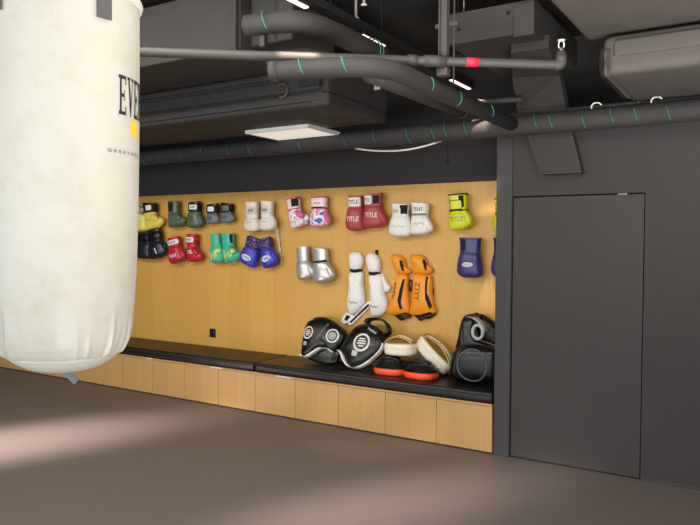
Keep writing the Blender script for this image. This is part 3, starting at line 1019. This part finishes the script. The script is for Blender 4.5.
# ------------------------------------------------------------------ punching bag
BK = .74
_b = at(63.5, 240, Y=1.65 * BK)
bc_ = Vector((_b.x, _b.y, 0))
zb = 1.7 - .506 * BK
zt = 1.7 + .925 * BK
dep = (bc_ - Vector((0, 0, 0))).dot(Vector((FWD.x, FWD.y, 0)))
pxm = dep / FPX
BAGV = M('bag_vinyl_white', (214, 211, 198), .42, .05, 6, .03, bscale=60)
_nt = BAGV.node_tree                                  # faint scuffs on the vinyl
_n = [n for n in _nt.nodes if n.type == 'TEX_NOISE'][0]
_n.inputs['Scale'].default_value = 5
_n.inputs['Detail'].default_value = 8
_n.inputs['Roughness'].default_value = .7
_r = _nt.nodes.new('ShaderNodeMapRange')
_r.inputs['From Min'].default_value = .34
_r.inputs['From Max'].default_value = .52
_nt.links.new(_n.outputs['Fac'], _r.inputs['Value'])
_m = [n for n in _nt.nodes if n.type == 'MIX'][0]
_m.inputs[6].default_value = lin((196, 191, 174))
_m.inputs[7].default_value = lin((205, 202, 189))
_nt.links.new(_r.outputs[0], _m.inputs[0])
BAGV2 = M('bag_vinyl_bottom', (216, 214, 204), .4, .03, 6, .03)
bag = thing('punching_bag', 'large off-white vinyl punching bag hanging in the left foreground', 'punching bag', (bc_.x, bc_.y, zb))
bag.rotation_euler = (0, 0, math.atan2(bc_.y, bc_.x) - math.pi / 2)     # local -y faces the camera
Hb = zt - zb


def bag_r(h):
    """bag radius at height h above its lowest point"""
    pf = [(0, 0.0), (.003, 12), (.010, 25), (.020, 36), (.034, 45), (.050, 52), (.068, 57.5), (.09, 61.8), (.125, 65), (.2, 67.8), (.289, 70), (.48, 72), (.76, 73.3), (1.0, 73.5), (1.2, 73.5)]
    for (a, ra), (b, rb) in zip(pf, pf[1:]):
        if a <= h <= b:
            return (ra + (rb - ra) * (h - a) / (b - a)) * pxm
    return 72 * pxm


rnd = random.Random(8)
comps = [(rnd.randint(14, 52), rnd.random() * 6.28, rnd.uniform(.4, 1)) for _ in range(11)]
folds = [(rnd.uniform(-math.pi, math.pi), rnd.uniform(.02, .045), rnd.uniform(.5, 1), rnd.uniform(-.35, .35), rnd.uniform(.07, .17)) for _ in range(64)]


def wrinkle(th, h):
    """gathers that run up from the bottom seam"""
    if h > .26:
        return 0
    w_ = max(0, 1 - abs(h - .09) / .10)
    v = .0010 * w_ * sum(a * math.sin(k * th + ph) for k, ph, a in comps) / 2
    for t0, wd, am, sl, top in folds:
        d = (th - t0 - sl * (h - .06) + math.pi) % (2 * math.pi) - math.pi
        if abs(d) < wd * 3:
            up_ = max(0, min(1, (h - .050) / .012)) * max(0, 1 - (h - .06) / top)
            v += .0055 * am * up_ * math.exp(-(d / wd) ** 2)
    return v


def bag_part(h0, h1, n, wr=True, close=None):
    bm = bmesh.new()
    seg = 360
    R_ = []
    for i in range(n + 1):
        h = h0 + (h1 - h0) * (i / n) ** (1.7 if h0 == 0 else 1.5)
        rr = max(bag_r(h), .0008)
        R_.append([bm.verts.new(((rr + (wrinkle(t, h) if wr else 0)) * math.sin(t), -(rr + (wrinkle(t, h) if wr else 0)) * math.cos(t), h))
                   for t in (2 * math.pi * k / seg for k in range(seg))])
    for A, B in zip(R_, R_[1:]):
        for k in range(seg):
            bm.faces.new((A[k], A[(k + 1) % seg], B[(k + 1) % seg], B[k]))
    bm.faces.new(R_[-1])
    bm.faces.new(R_[0])
    return bm


SEAM = .056
obj('bag_body', bag_part(SEAM + .0012, Hb - .012, 110), BAGV, bag)
obj('bottom_cap', bag_part(0, SEAM, 18, False), BAGV2, bag)
rs = bag_r(SEAM) - .0002
obj('seam', tb([(rs * math.sin(t), -rs * math.cos(t), SEAM) for t in (2 * math.pi * k / 90 for k in range(91))], .0012, 6, False), C((206, 200, 184)), bag)
rt = bag_r(Hb)
obj('top_rim', tb([(rt * math.sin(t) * .985, -rt * math.cos(t) * .985, Hb - .012) for t in (2 * math.pi * k / 90 for k in range(91))], .013, 10, False), BAGV2, bag)
STR = M('strap_webbing_grey', (92, 88, 92), .7, .1, 40)


def th_at(px):
    """angle on the bag seen at a photo column"""
    lo_a, hi_a = -1.42, 1.42
    for _ in range(40):
        m = (lo_a + hi_a) / 2
        if FPX * RB * math.sin(m) / (dep - RB * math.cos(m)) < px - 63.5:
            lo_a = m
        else:
            hi_a = m
    return lo_a


RB = 73 * pxm


def on_bag(th, h, off=.0015):
    rr = bag_r(h) + off
    return Vector((rr * math.sin(th), -rr * math.cos(th), h))


for px in (8, 104, -60, 195):                       # hanging straps stitched to the bag's shoulder
    th = th_at(px - 2) if 0 <= px <= 130 else (math.pi + math.asin(.55) * (1 if px > 100 else -1))
    bm = bmesh.new()
    hw_ = .021
    rows = []
    for i in range(9):
        h = Hb - .102 + i * .0155
        rr = bag_r(h) + .003 + (.012 if h > Hb - .03 else 0)
        t2 = th
        a = Vector((rr * math.sin(t2), -rr * math.cos(t2), h))
        tg = Vector((math.cos(t2), math.sin(t2), 0))
        nr = Vector((math.sin(t2), -math.cos(t2), 0))
        rows.append([bm.verts.new(a + tg * hw_ + nr * 0), bm.verts.new(a + tg * hw_ + nr * .004), bm.verts.new(a + nr * .0055),
                     bm.verts.new(a - tg * hw_ + nr * .004), bm.verts.new(a - tg * hw_)])
    top_c = Vector((0, 0, Hb + .30))
    a0 = rows[-1]
    cen = sum((v.co for v in a0), Vector()) / 5
    rows.append([bm.verts.new(v.co * .55 + top_c * .45) for v in a0])
    rows.append([bm.verts.new(v.co * .1 + top_c * .9) for v in a0])
    for A, B in zip(rows, rows[1:]):
        for k in range(5):
            bm.faces.new((A[k], A[(k + 1) % 5], B[(k + 1) % 5], B[k]))
    bm.faces.new(rows[0])
    bm.faces.new(rows[-1])
    obj('hanging_strap', bm, STR, bag, False)
obj('swivel_ring', tb([(.03 * math.cos(t), 0, Hb + .31 + .03 * math.sin(t)) for t in (2 * math.pi * k / 24 for k in range(25))], .006, 8, False), METAL, bag)
ch = bmesh.new()
zc = Hb + .345
i = 0
while zc + zb < HC - .02:
    tube(ch, [((.014 * math.cos(t) if i % 2 else 0), (0 if i % 2 else .014 * math.cos(t)), zc + .022 * math.sin(t)) for t in (2 * math.pi * k / 14 for k in range(15))], .004, 6, False)
    zc += .036
    i += 1
obj('chain', ch, METAL, bag)
# loop under the bag
q = at(66, 372, Y=bc_.y)
lp = bmesh.new()
box(lp, -.009, .009, -.003, .003, -.042, .006, bev=.001)
lo_ = obj('bottom_loop', lp, C((112, 116, 122), .5), bag)
lo_.rotation_euler = (-.2, -.75, 0)
lo_.location = (.004, -.03, .006)

# print on the bag: tall slab letters, a yellow dot and a line of small spaced letters, twice round
LET = {'E': [(.12, 0, .34, 1), (.0, 0, .9, .09), (0, .91, .9, 1), (.3, .45, .68, .54), (.78, 0, .9, .22), (.78, .78, .9, 1), (.6, .36, .7, .64)],
       'L': [(.12, 0, .34, 1), (0, 0, .9, .09), (0, .93, .46, 1), (.78, 0, .9, .3)],
       'T': [(.36, 0, .6, 1), (0, .91, .96, 1), (.2, 0, .76, .07), (0, .72, .1, 1), (.86, .72, .96, 1)]}


def letters():
    """list of (letter, list of polygons in a 1 x 1 cell)"""
    rect = lambda a, b, c, d: [(a, b), (c, b), (c, d), (a, d)]
    out = {k: [rect(*q) for q in v] for k, v in LET.items()}
    out['V'] = [[(.1, .97), (.32, .97), (.58, .16), (.48, 0), (.42, 0)], [(.72, .97), (.84, .97), (.55, 0), (.46, 0), (.47, .12)], rect(0, .93, .42, 1), rect(.6, .93, .95, 1)]
    out['R'] = [rect(.12, 0, .34, 1), rect(0, 0, .46, .07), rect(0, .92, .7, 1), rect(.34, .46, .66, .54), [(.62, .92), (.74, 1), (.88, .88), (.88, .6), (.74, .46), (.6, .54), (.66, .62), (.66, .86)],
                [(.46, .48), (.66, .48), (.96, 0), (.72, 0)]]
    out['A'] = [[(.08, 0), (.2, 0), (.5, .9), (.46, 1), (.4, 1)], [(.62, 0), (.86, 0), (.54, 1), (.42, 1), (.4, .9)], rect(.26, .3, .7, .38), rect(0, 0, .32, .06), rect(.54, 0, .96, .06)]
    S = crom([(.78, .76), (.72, .93), (.46, .97), (.2, .84), (.22, .64), (.5, .5), (.76, .36), (.76, .14), (.46, .03), (.2, .08), (.13, .26)], 4)
    out['S'] = ['stroke', S]
    return out


def bag_wrap(bm, th0, h0):
    for v in bm.verts:
        th = th0 + v.co.x / (73 * pxm)
        v.co = on_bag(th, h0 + v.co.z, .0009)
    return bm


LT = letters()
hE = 40 * pxm * .935
zE = 0


def h_at(py, th=.8):
    return 1.7 - (py - 240.6) / FPX * (dep - RB * math.cos(th)) - zb


def wordmark(th0, flip=False):
    bm = bmesh.new()
    x = 0
    wl = .0335
    for ch_ in 'EVERLAST':
        P_ = LT[ch_]
        if P_[0] == 'stroke':
            strip([(x + a * wl, b * hE) for a, b in P_[1]], wl * .2, bm)
        else:
            for pl in P_:
                bm.faces.new([bm.verts.new((x + a * wl, 0, b * hE)) for a, b in pl])
        x += wl * 1.06
    refine(bm, .012)
    obj('wordmark', bag_wrap(bm, th0, h_at(110)), DARKPRINT, bag, False)
    obj('yellow_dot', bag_wrap(poly(ell(.075, -.030, .026, .026, 28)), th0, h_at(110)), C((238, 208, 70), .5), bag, False)
    bm = text_bm('G R E A T N E S S   I S   W I T H I N', .118, 0, .31, .009)
    obj('slogan', bag_wrap(bm, th0, h_at(148.5)), GREYPRINT, bag, False)


wordmark(th_at(116.5))
wordmark(th_at(116.5) + math.pi + .17)

# ------------------------------------------------------------------ ceiling services
PZ, PY = 2.592, 5.10
GRN = lambda root, pts, r_: [obj('green_tape', tb([Vector(a), Vector(b)], r_, 16, True), GREEN, root) for a, b in pts]


def green_marks(root, axis_p, axis_d, rad, spots, tilt=-.3):
    """narrow slanting green bands round a pipe"""
    d = Vector(axis_d).normalized()
    up = Vector((0, 0, 1))
    a = d.cross(up).normalized()
    for t, n_ in spots:
        arc = []
        st = -random.uniform(.6, 1.2)
        for k in range(15):
            th = st + n_ * k / 14
            arc.append(Vector(axis_p) + d * (t + tilt * rad * math.sin(th)) + (a * math.cos(th) + up * math.sin(th)) * (rad + .0005))
        obj('green_tape', tb(arc, .004, 6), GREEN, root)


main = thing('insulated_pipe', 'thick dark insulated pipe with green bands running along the whole wall top', 'pipe', (-4, PY, PZ))
PRAD = .075
pts = [(-9 + i * .35 + 4, random.uniform(-.004, .004), random.uniform(-.004, .004)) for i in range(37)]
obj('pipe_body', tb(pts, PRAD, 20), PIPE, main)
sp_px = [143, 160, 181, 203, 229, 250, 300, 345, 375, 408, 433, 446, 466, 536, 551, 583, 612, 636, 668]
green_marks(main, (0, 0, 0), (1, 0, 0), PRAD + .004, [(at(x, 158 - .0885 * (x - 137), Y=PY - .05).x + 4, random.uniform(1.0, 1.9)) for x in sp_px])
for x in (-8.3, -6.9, -5.3, -3.6, -2.4, -.3):
    obj('wrap_joint', tb([(x + 4, 0, 0), (x + 4.03, 0, 0)], PRAD + .004, 20), PIPE, main)
for x, zz in ((-7.5, 2.688), (-4.6, 2.688), (-.86, 2.698)):
    obj('hanger_rod', tb([(x + 4, 0, PRAD), (x + 4, 0, zz - PZ)], .005, 8), METAL, main)

br = thing('insulated_pipe', 'dark insulated pipe that bends and joins the long wall pipe at the dark wall', 'pipe', (-1.735, 3.0, 2.60))
P_ = bend([(-.56, -.12, .0), (0, .05, .0), (0, 2.02, -.005)], .22)
obj('pipe_body', tb(P_, .052, 18), PIPE, br)
obj('end_cap', tb([(-.57, -.123, 0), (-.53, -.111, 0)], .056, 18), PIPE, br)

green_marks(br, (0, 0, 0), (0, 1, 0), .0545, [(.55, 1.4), (.95, 1.7), (1.5, 1.4)])
green_marks(br, (0, -.02, 0), (1, .25, 0), .0545, [(-.38, 1.8), (-.15, 1.6)])

b2 = thing('insulated_pipe', 'dark insulated pipe curving high beside the strip lights', 'pipe', (-2.3, 3.15, 2.95))
obj('pipe_body', tb(bend([(-.35, -.07, 0), (-.02, 0, 0), (.02, .30, 0), (.03, 1.1, -.02)], .2), .062, 18), PIPE, b2)
green_marks(b2, (.025, 0, 0), (0, 1, 0), .066, [(.72, 3.2), (.76, 3.0)])
green_marks(b2, (0, -.03, 0), (1, .15, 0), .066, [(-.2, 2)])
b3 = thing('insulated_pipe', 'short dark insulated pipe stub under the high curved pipe', 'pipe', (-2.42, 3.32, 2.80))
obj('pipe_body', tb(bend([(-.22, -.05, 0), (.06, 0, 0), (.16, .7, 0)], .16), .045, 16), PIPE, b3)
lp_ = thing('drain_pipe', 'dark capped drain pipe pointing at the wall beside the bent insulated pipe', 'pipe', (-2.13, 3.7, 2.72))
obj('pipe_body', tb([(0, -.1, 0), (.02, 1.27, 0)], .055, 18), PIPE, lp_)
obj('end_cap', tb([(.02, 1.24, 0), (.02, 1.30, 0)], .059, 18), CEIL, lp_)
clp = obj('pipe_clamp', bx(-.02, .02, -.01, .01, -.07, .1, bev=.003), C((150, 128, 120), .5), lp_)  # pinkish lamplight on the clamp is painted into its colour
clp.location = (-.02, .03, 0)

# sprinkler line
zt_ = 2.72
A_, B_ = at(90, 50.5, Z=zt_), at(561, 65, Z=zt_)
sk = thing('sprinkler_pipe', 'thin grey sprinkler pipe with a red band crossing below the ducts', 'pipe', A_)
dv = B_ - A_
upc = Vector((0, 0, 1))
obj('pipe_body', tb(bend([(0, 0, 0), dv, dv + upc * .075], .05), .026, 16), THINPIPE, sk)
f_ = lambda px: (at(px, 63, Z=zt_) - A_).dot(dv) / dv.length_squared
u0 = lambda px: dv * ((px - 90) / (561 - 90) * (A_ - EYE).dot(FWD) / ((A_ - EYE).dot(FWD) * ((px - 90) / 471) + (B_ - EYE).dot(FWD) * (1 - (px - 90) / 471)))
obj('red_band', tb([u0(466), u0(478)], .0268, 16), RED_BAND, sk)['label'] = 'red band'
obj('tee_fitting', tb([u0(424), u0(446)], .033, 16), THINPIPE, sk)
obj('coupling', tb([u0(408), u0(417)], .032, 16), THINPIPE, sk)
obj('elbow', tb(bend([dv * .985, dv, dv + upc * .06], .045), .031, 16), THINPIPE, sk)
h0 = dv + upc * .075
sh = obj('sprinkler_head', tb([h0, h0 + upc * .025], .014, 12), METAL, sk)
fr = bmesh.new()
rt3 = RIGHT.copy()
rt3.z = 0
tube(fr, [h0 + upc * .02 + rt3 * .016 * math.cos(t) + upc * (.018 + .026 * math.sin(t)) for t in (2 * math.pi * k / 20 for k in range(21))], .0035, 8, False)
tube(fr, [h0 + upc * .062, h0 + upc * .066], .022, 12)
obj('head_frame', fr, WHITE, sh)
# strut that carries the line
q = A_ + u0(440)
st = thing('hanger_strut', 'grey vertical steel strut dropping from the ceiling to the sprinkler pipe', 'strut', (q.x, q.y + .05, 0))
bm = bmesh.new()
box(bm, -.025, .025, 0, .02, zt_ - .05, HC - .001)
box(bm, -.025, -.02, -.02, 0, zt_ - .05, HC - .001)
box(bm, .02, .025, -.02, 0, zt_ - .05, HC - .001)
obj('channel', bm, THINPIPE, st, False)
obj('pipe_saddle', bx(-.032, .032, -.03, .025, zt_ - .075, zt_ - .028, bev=.004), THINPIPE, st)
rd = thing('hanger_rod', 'thin threaded rod beside the grey vertical strut', 'rod', (q.x - .07, q.y + .35, 0))
obj('rod', tb([(0, 0, 2.67), (0, 0, HC - .001)], .006, 8), THINPIPE, rd)
obj('cross_bar', bx(-.12, .03, -.012, .012, 3.02, 3.045), THINPIPE, rd, False)


def duct(label, x0, x1, y0, y1, z0, z1, mat, bev=.05, ribs=(), flange=None, seams=True):
    cx, cy = (x0 + x1) / 2, (y0 + y1) / 2
    t = thing('air_duct', label, 'air duct', (cx, cy, z0))
    bm = bx(x0 - cx, x1 - cx, y0 - cy, y1 - cy, 0, z1 - z0, bev=bev, seg=4)
    obj('duct_body', bm, mat, t)
    for x in ribs:
        obj('wrap_seam', bx(x - cx - .02, x - cx + .02, y0 - cy - .006, y1 - cy + .006, -.006, z1 - z0 + .006, bev=bev * .9 + .006, seg=4), mat, t)
    if flange is not None:
        for fx in flange:
            obj('flange', bx(fx - cx - .012, fx - cx + .012, y0 - cy - .035, y1 - cy + .035, -.035, z1 - z0 + .03, bev=.004), mat, t, False)
    return t


a = duct('long low wrapped air duct behind the white ceiling panel', -9.5, -2.78, 4.12, 5.01, 2.69, 3.06, DUCT, .05, ())
for k, (z0_, z1_, xr) in enumerate(((.035, .10, 3.33), (.115, .205, 3.30), (.23, .285, 3.2))):     # overlapping wrap layers on its front
    obj('wrap_layer', bx(-3.34, xr, -.466 - .006 * (k % 2), -.40, z0_, z1_, bev=.012, seg=3), DUCT, a)
obj('corner_wrap', bx(3.2, 3.372, -.462, .40, -.008, .1, bev=.035, seg=4), DUCT, a)
lp2 = bmesh.new()
q = at(284, 91, Y=4.1)
tube(lp2, [(q.x - a.location.x + .045 * math.cos(t), -.485, q.z - 2.69 + .05 * math.sin(t)) for t in (-2.2 + 4.6 * k / 18 for k in range(19))], .009, 8)
obj('strap_loop', lp2, DUCT2, a)
q = at(311, 88, Y=4.1)
obj('junction_box', bx(q.x - a.location.x - .09, q.x - a.location.x + .09, -.49, -.4, .14, .32, bev=.006), CEIL, a, False)
obj('cover_plate', bx(q.x - a.location.x - .02, q.x - a.location.x + .06, -.50, -.48, .17, .3, bev=.003), DUCT, a, False)

e = duct('upper grey air duct with a raised flange, left of the strip lights', -9.5, -2.98, 3.4, 4.02, 2.945, 3.36, DUCT, .012, (), (-3.0, -5.2))
n_ = duct('narrow duct neck right of the flange of the upper grey duct', -2.965, -2.62, 3.48, 3.96, 2.97, 3.3, DUCT, .02, (-2.75,))
obj('fixing_bracket', bx(-.07, -.03, -.27, -.24, -.02, .2, bev=.003), THINPIPE, n_, False)
A1 = duct('wide wrapped air duct at the top right corner, nearest the camera', -1.06, 3.2, 3.42, 4.46, 2.96, 3.36, DUCT2, .05, (-.2, .9))
B1 = duct('lower wrapped air duct behind it, above the dark door', -.93, 3.2, 4.28, 5.22, 2.70, 2.935, DUCT2, .06, (.3,))
obj('end_collar', bx(-2.085, -2.0, -.49, .3, -.01, .17, bev=.07, seg=5), DUCT2, B1)
obj('wrap_band', bx(-2.0, 2.06, -.485, -.40, .10, .2, bev=.02, seg=3), DUCT2, B1)
Cb = thing('steel_beam', 'grey steel box beam with bolt holes beside the sprinkler head', 'beam', (-1.6, 4.2, 3.0))
obj('beam_body', bx(-.285, .285, 0, 1.05, 0, .2, bev=.004), DUCT, Cb, False)
for x, z in ((-.21, .09), (.12, .14)):
    obj('bolt_hole', tb([(x, .004, z), (x, -.0015, z)], .014, 16), VOID, Cb)
for x in (-.22, .22):
    obj('hanger_rod', tb([(x, .1, .195), (x, .1, HC - 3.0)], .006, 8), METAL, Cb)
obj('end_plate', bx(.16, .29, -.02, -.002, -.02, .18, bev=.004), DUCT, Cb, False)
bc2 = thing('wall_brace', 'broad grey brace from the dark wall up to the beam, behind the long pipe', 'brace', (-1.405, 5.23, 2.235))
stn = [((541, 173), (583, 172), dict(Y=5.235), (0, 1, 0)), ((527, 132), (573, 130), dict(Y=5.235), (0, 1, 0)), ((519, 108), (567, 104), dict(Y=5.225), (0, .8, .5)),
       ((513, 72), (560, 70), dict(Z=2.95), (0, .3, 1)), ((511, 46), (549, 41), dict(Z=2.99), (0, .1, 1))]
bm = bmesh.new()
RG = []
for (xa, ya), (xb, yb_), pl, nrm in stn:
    pa, pb = at(xa, ya, **pl) - bc2.location, at(xb, yb_, **pl) - bc2.location
    n3 = Vector(nrm).normalized() * .045
    RG.append([bm.verts.new(q_) for q_ in (pa - n3, pb - n3, pb + n3, pa + n3)])
for A, B in zip(RG, RG[1:]):
    for k in range(4):
        bm.faces.new((A[k], A[(k + 1) % 4], B[(k + 1) % 4], B[k]))
bm.faces.new(RG[0])
bm.faces.new(RG[-1])
obj('brace_body', bm, DUCT, bc2, False)
obj('foot_plate', bx(-.15, .15, -.055, .046, -.012, 0), TRIMDARK, bc2, False)

cd = thing('conduit', 'thin dark conduit behind the long pipe over the door', 'conduit', (-1.6, 5.2, 2.7))
obj('tube_body', tb([(-.35, 0, -.01), (1.7, 0, .0)], .017, 10), THINPIPE, cd)
c2 = thing('conduit', 'short curved conduit under the steel beam', 'conduit', (-1.95, 4.9, 2.77))
obj('tube_body', tb(bend([(-.28, -.75, .12), (-.1, .05, 0), (.3, .12, 0)], .14), .02, 10), PIPE, c2)
for px, py in ((597, 106), (657, 103)):
    p = at(px, py, Y=5.1)
    t = thing('cable_tie', 'white plastic tie loop on the long pipe, ' + ('left of the hanging rod' if px < 600 else 'near the right edge'), 'cable tie', (p.x, 5.1, PZ + PRAD))
    obj('tie_loop', tb([(.035 * math.cos(t_), -.02, .028 * math.sin(t_) + .006) for t_ in (.3 + math.pi * 1.1 * k / 14 for k in range(15))], .005, 8), WHITE, t)

# flat light panel
cp = [at(x, y, Z=2.635) for x, y in ((241, 133.4), (308, 128.4), (346, 136), (281, 141))]
x0, x1 = (cp[0].x + cp[3].x) / 2, (cp[1].x + cp[2].x) / 2
y0, y1 = (cp[0].y + cp[1].y) / 2, (cp[2].y + cp[3].y) / 2
lpn = thing('ceiling_light', 'square white flat light panel below the low duct', 'ceiling light', ((x0 + x1) / 2, (y0 + y1) / 2, 2.635))
hx, hy = (x1 - x0) / 2, (y1 - y0) / 2
bm = bmesh.new()
box(bm, -hx, hx, -hy, -hy + .02, 0, .03)
box(bm, -hx, hx, hy - .02, hy, 0, .03)
box(bm, -hx, -hx + .02, -hy + .02, hy - .02, 0, .03)
box(bm, hx - .02, hx, -hy + .02, hy - .02, 0, .03)
obj('frame', bm, WHITE, lpn, False)
obj('diffuser', bx(-hx + .02, hx - .02, -hy + .02, hy - .02, .004, .026), M('lit_diffuser', (238, 234, 222), .6, .02, emit=.55), lpn, False)
for sx_ in (-1, 1):
    obj('hanger_rod', tb([(sx_ * hx * .8, 0, .028), (sx_ * hx * .8, 0, .06)], .005, 8), METAL, lpn)

# light track and strip lights
ZR = 3.1
XR = -2.39
tr = thing('light_track', 'black light track running towards the wall between the pipes', 'light track', (XR, 4.2, ZR))
obj('rail', bx(-.04, .04, -1.9, 1.62, .0, .05, bev=.004), BLACKCLOTH, tr, False)
for y in (-1.5, 0, 1.4):
    obj('hanger_rod', tb([(0, y, .05), (0, y, HC - ZR)], .005, 8), BLACKCLOTH, tr)
LAMP = M('lit_strip', (255, 214, 200), .5, .02, emit=2.2)
for (ya, yb_, lab) in ((2.75, 3.32, 'lit strip light on the black track, nearest the camera'), (3.92, 4.24, 'lit strip light in the middle of the black track'),
                       (5.38, 5.80, 'lit strip light at the wall end of the black track')):
    s = thing('strip_light', lab, 'strip light', (XR + .0, (ya + yb_) / 2, ZR), group='lit strips on the black track')
    h = (yb_ - ya) / 2
    obj('housing', bx(-.034, .034, -h, h, -.022, -.001, bev=.003), BLACKCLOTH, s, False)
    obj('lit_lens', bx(-.017, .017, -h + .01, h - .01, -.03, -.021, bev=.003), LAMP, s, False)
# white pendant sprinkler on the slab
for px, py, lab in ((356, 6, 'tiny white sprinkler head hanging from the dark ceiling, longer one'), (364, 3, 'tiny white sprinkler head hanging from the dark ceiling, shorter one')):
    p = at(px, py, Z=3.33)
    s = thing('pendant_sprinkler', lab, 'sprinkler', (p.x, p.y, HC))
    ln = .17 if px < 360 else .1
    obj('stem', tb([(0, 0, 0), (0, 0, -ln)], .010, 10), C((150, 146, 140), .5), s)
    obj('spray_plate', tb([(0, 0, -ln), (0, 0, -ln - .008)], .022, 12), WHITE, s)
    obj('escutcheon', tb([(0, 0, -.001), (0, 0, -.02)], .035, 14), WHITE, s)
# cables
pts = [at(x, y, Y=5.12) for x, y in ((352, 147), (366, 150), (385, 151), (405, 150), (425, 146), (443, 140))]
w_ = thing('hanging_cable', 'white cable sagging under the long pipe beside the light panel', 'cable', pts[2])
obj('cable', tb([Vector(p_) - pts[2] for p_ in crom([tuple(p_) for p_ in [at(344, 141, Y=5.05)] + pts + [at(456, 133, Y=5.12)]], 4)], .008, 8), WHITE, w_)
p = at(453, 138, Y=5.3)
bl = thing('hanging_cable', 'short black cable end dangling below the long pipe', 'cable', (p.x, 5.19, p.z))
obj('cable', tb(crom([(0, -.03, .08), (.005, .0, 0), (0, 0, -.1), (.004, 0, -.2)], 4), .006, 8), BLACKCLOTH, bl)
obj('plug', tb([(.004, 0, -.2), (.004, 0, -.235)], .011, 10), BLACKCLOTH, bl)
# braces over the upper duct
for lab, a_, b_ in (('dark steel angle brace at the top left above the duct neck, longer one', (236, 14), (330, -6)), ('dark steel angle brace behind the high curved pipe', (282, 30), (330, 2))):
    p0, p1 = at(*a_, Z=3.39), at(*b_, Z=3.39)
    t = thing('steel_brace', lab, 'brace', p0)
    obj('angle_bar', tb([(0, 0, 0), p1 - p0], .018, 4), DUCT, t, False)
    obj('end_bracket', bx(-.03, .03, -.03, .03, -.02, .1, bev=.003), DUCT, t, False)
# accent lamps on the track (their pools fall on the pipes)
for lab, loc, aim, pw in (('small black ceiling spot lamp aimed at the long pipe beside the white cable', (-1.97, 4.55, 3.25), (-2.03, 5.04, 2.64), 150.0),
                          ('small black ceiling spot lamp aimed at the thin sprinkler pipe near the bag', (-2.12, 2.62, 3.28), tuple(A_ + u0(298)), 170)):
    v = (Vector(aim) - Vector(loc)).normalized()
    t = thing('spot_lamp', lab, 'spot lamp', loc)
    obj('lamp_can', tb([v * -.03, v * .035], .022, 14), BLACKCLOTH, t)
    obj('stem', tb([(0, 0, .01), (0, 0, HC - loc[2])], .006, 8), BLACKCLOTH, t)
    spot('track_spot', Vector(loc) + v * .05, aim, pw, (1.0, .78, .66), 22, .7, .02)
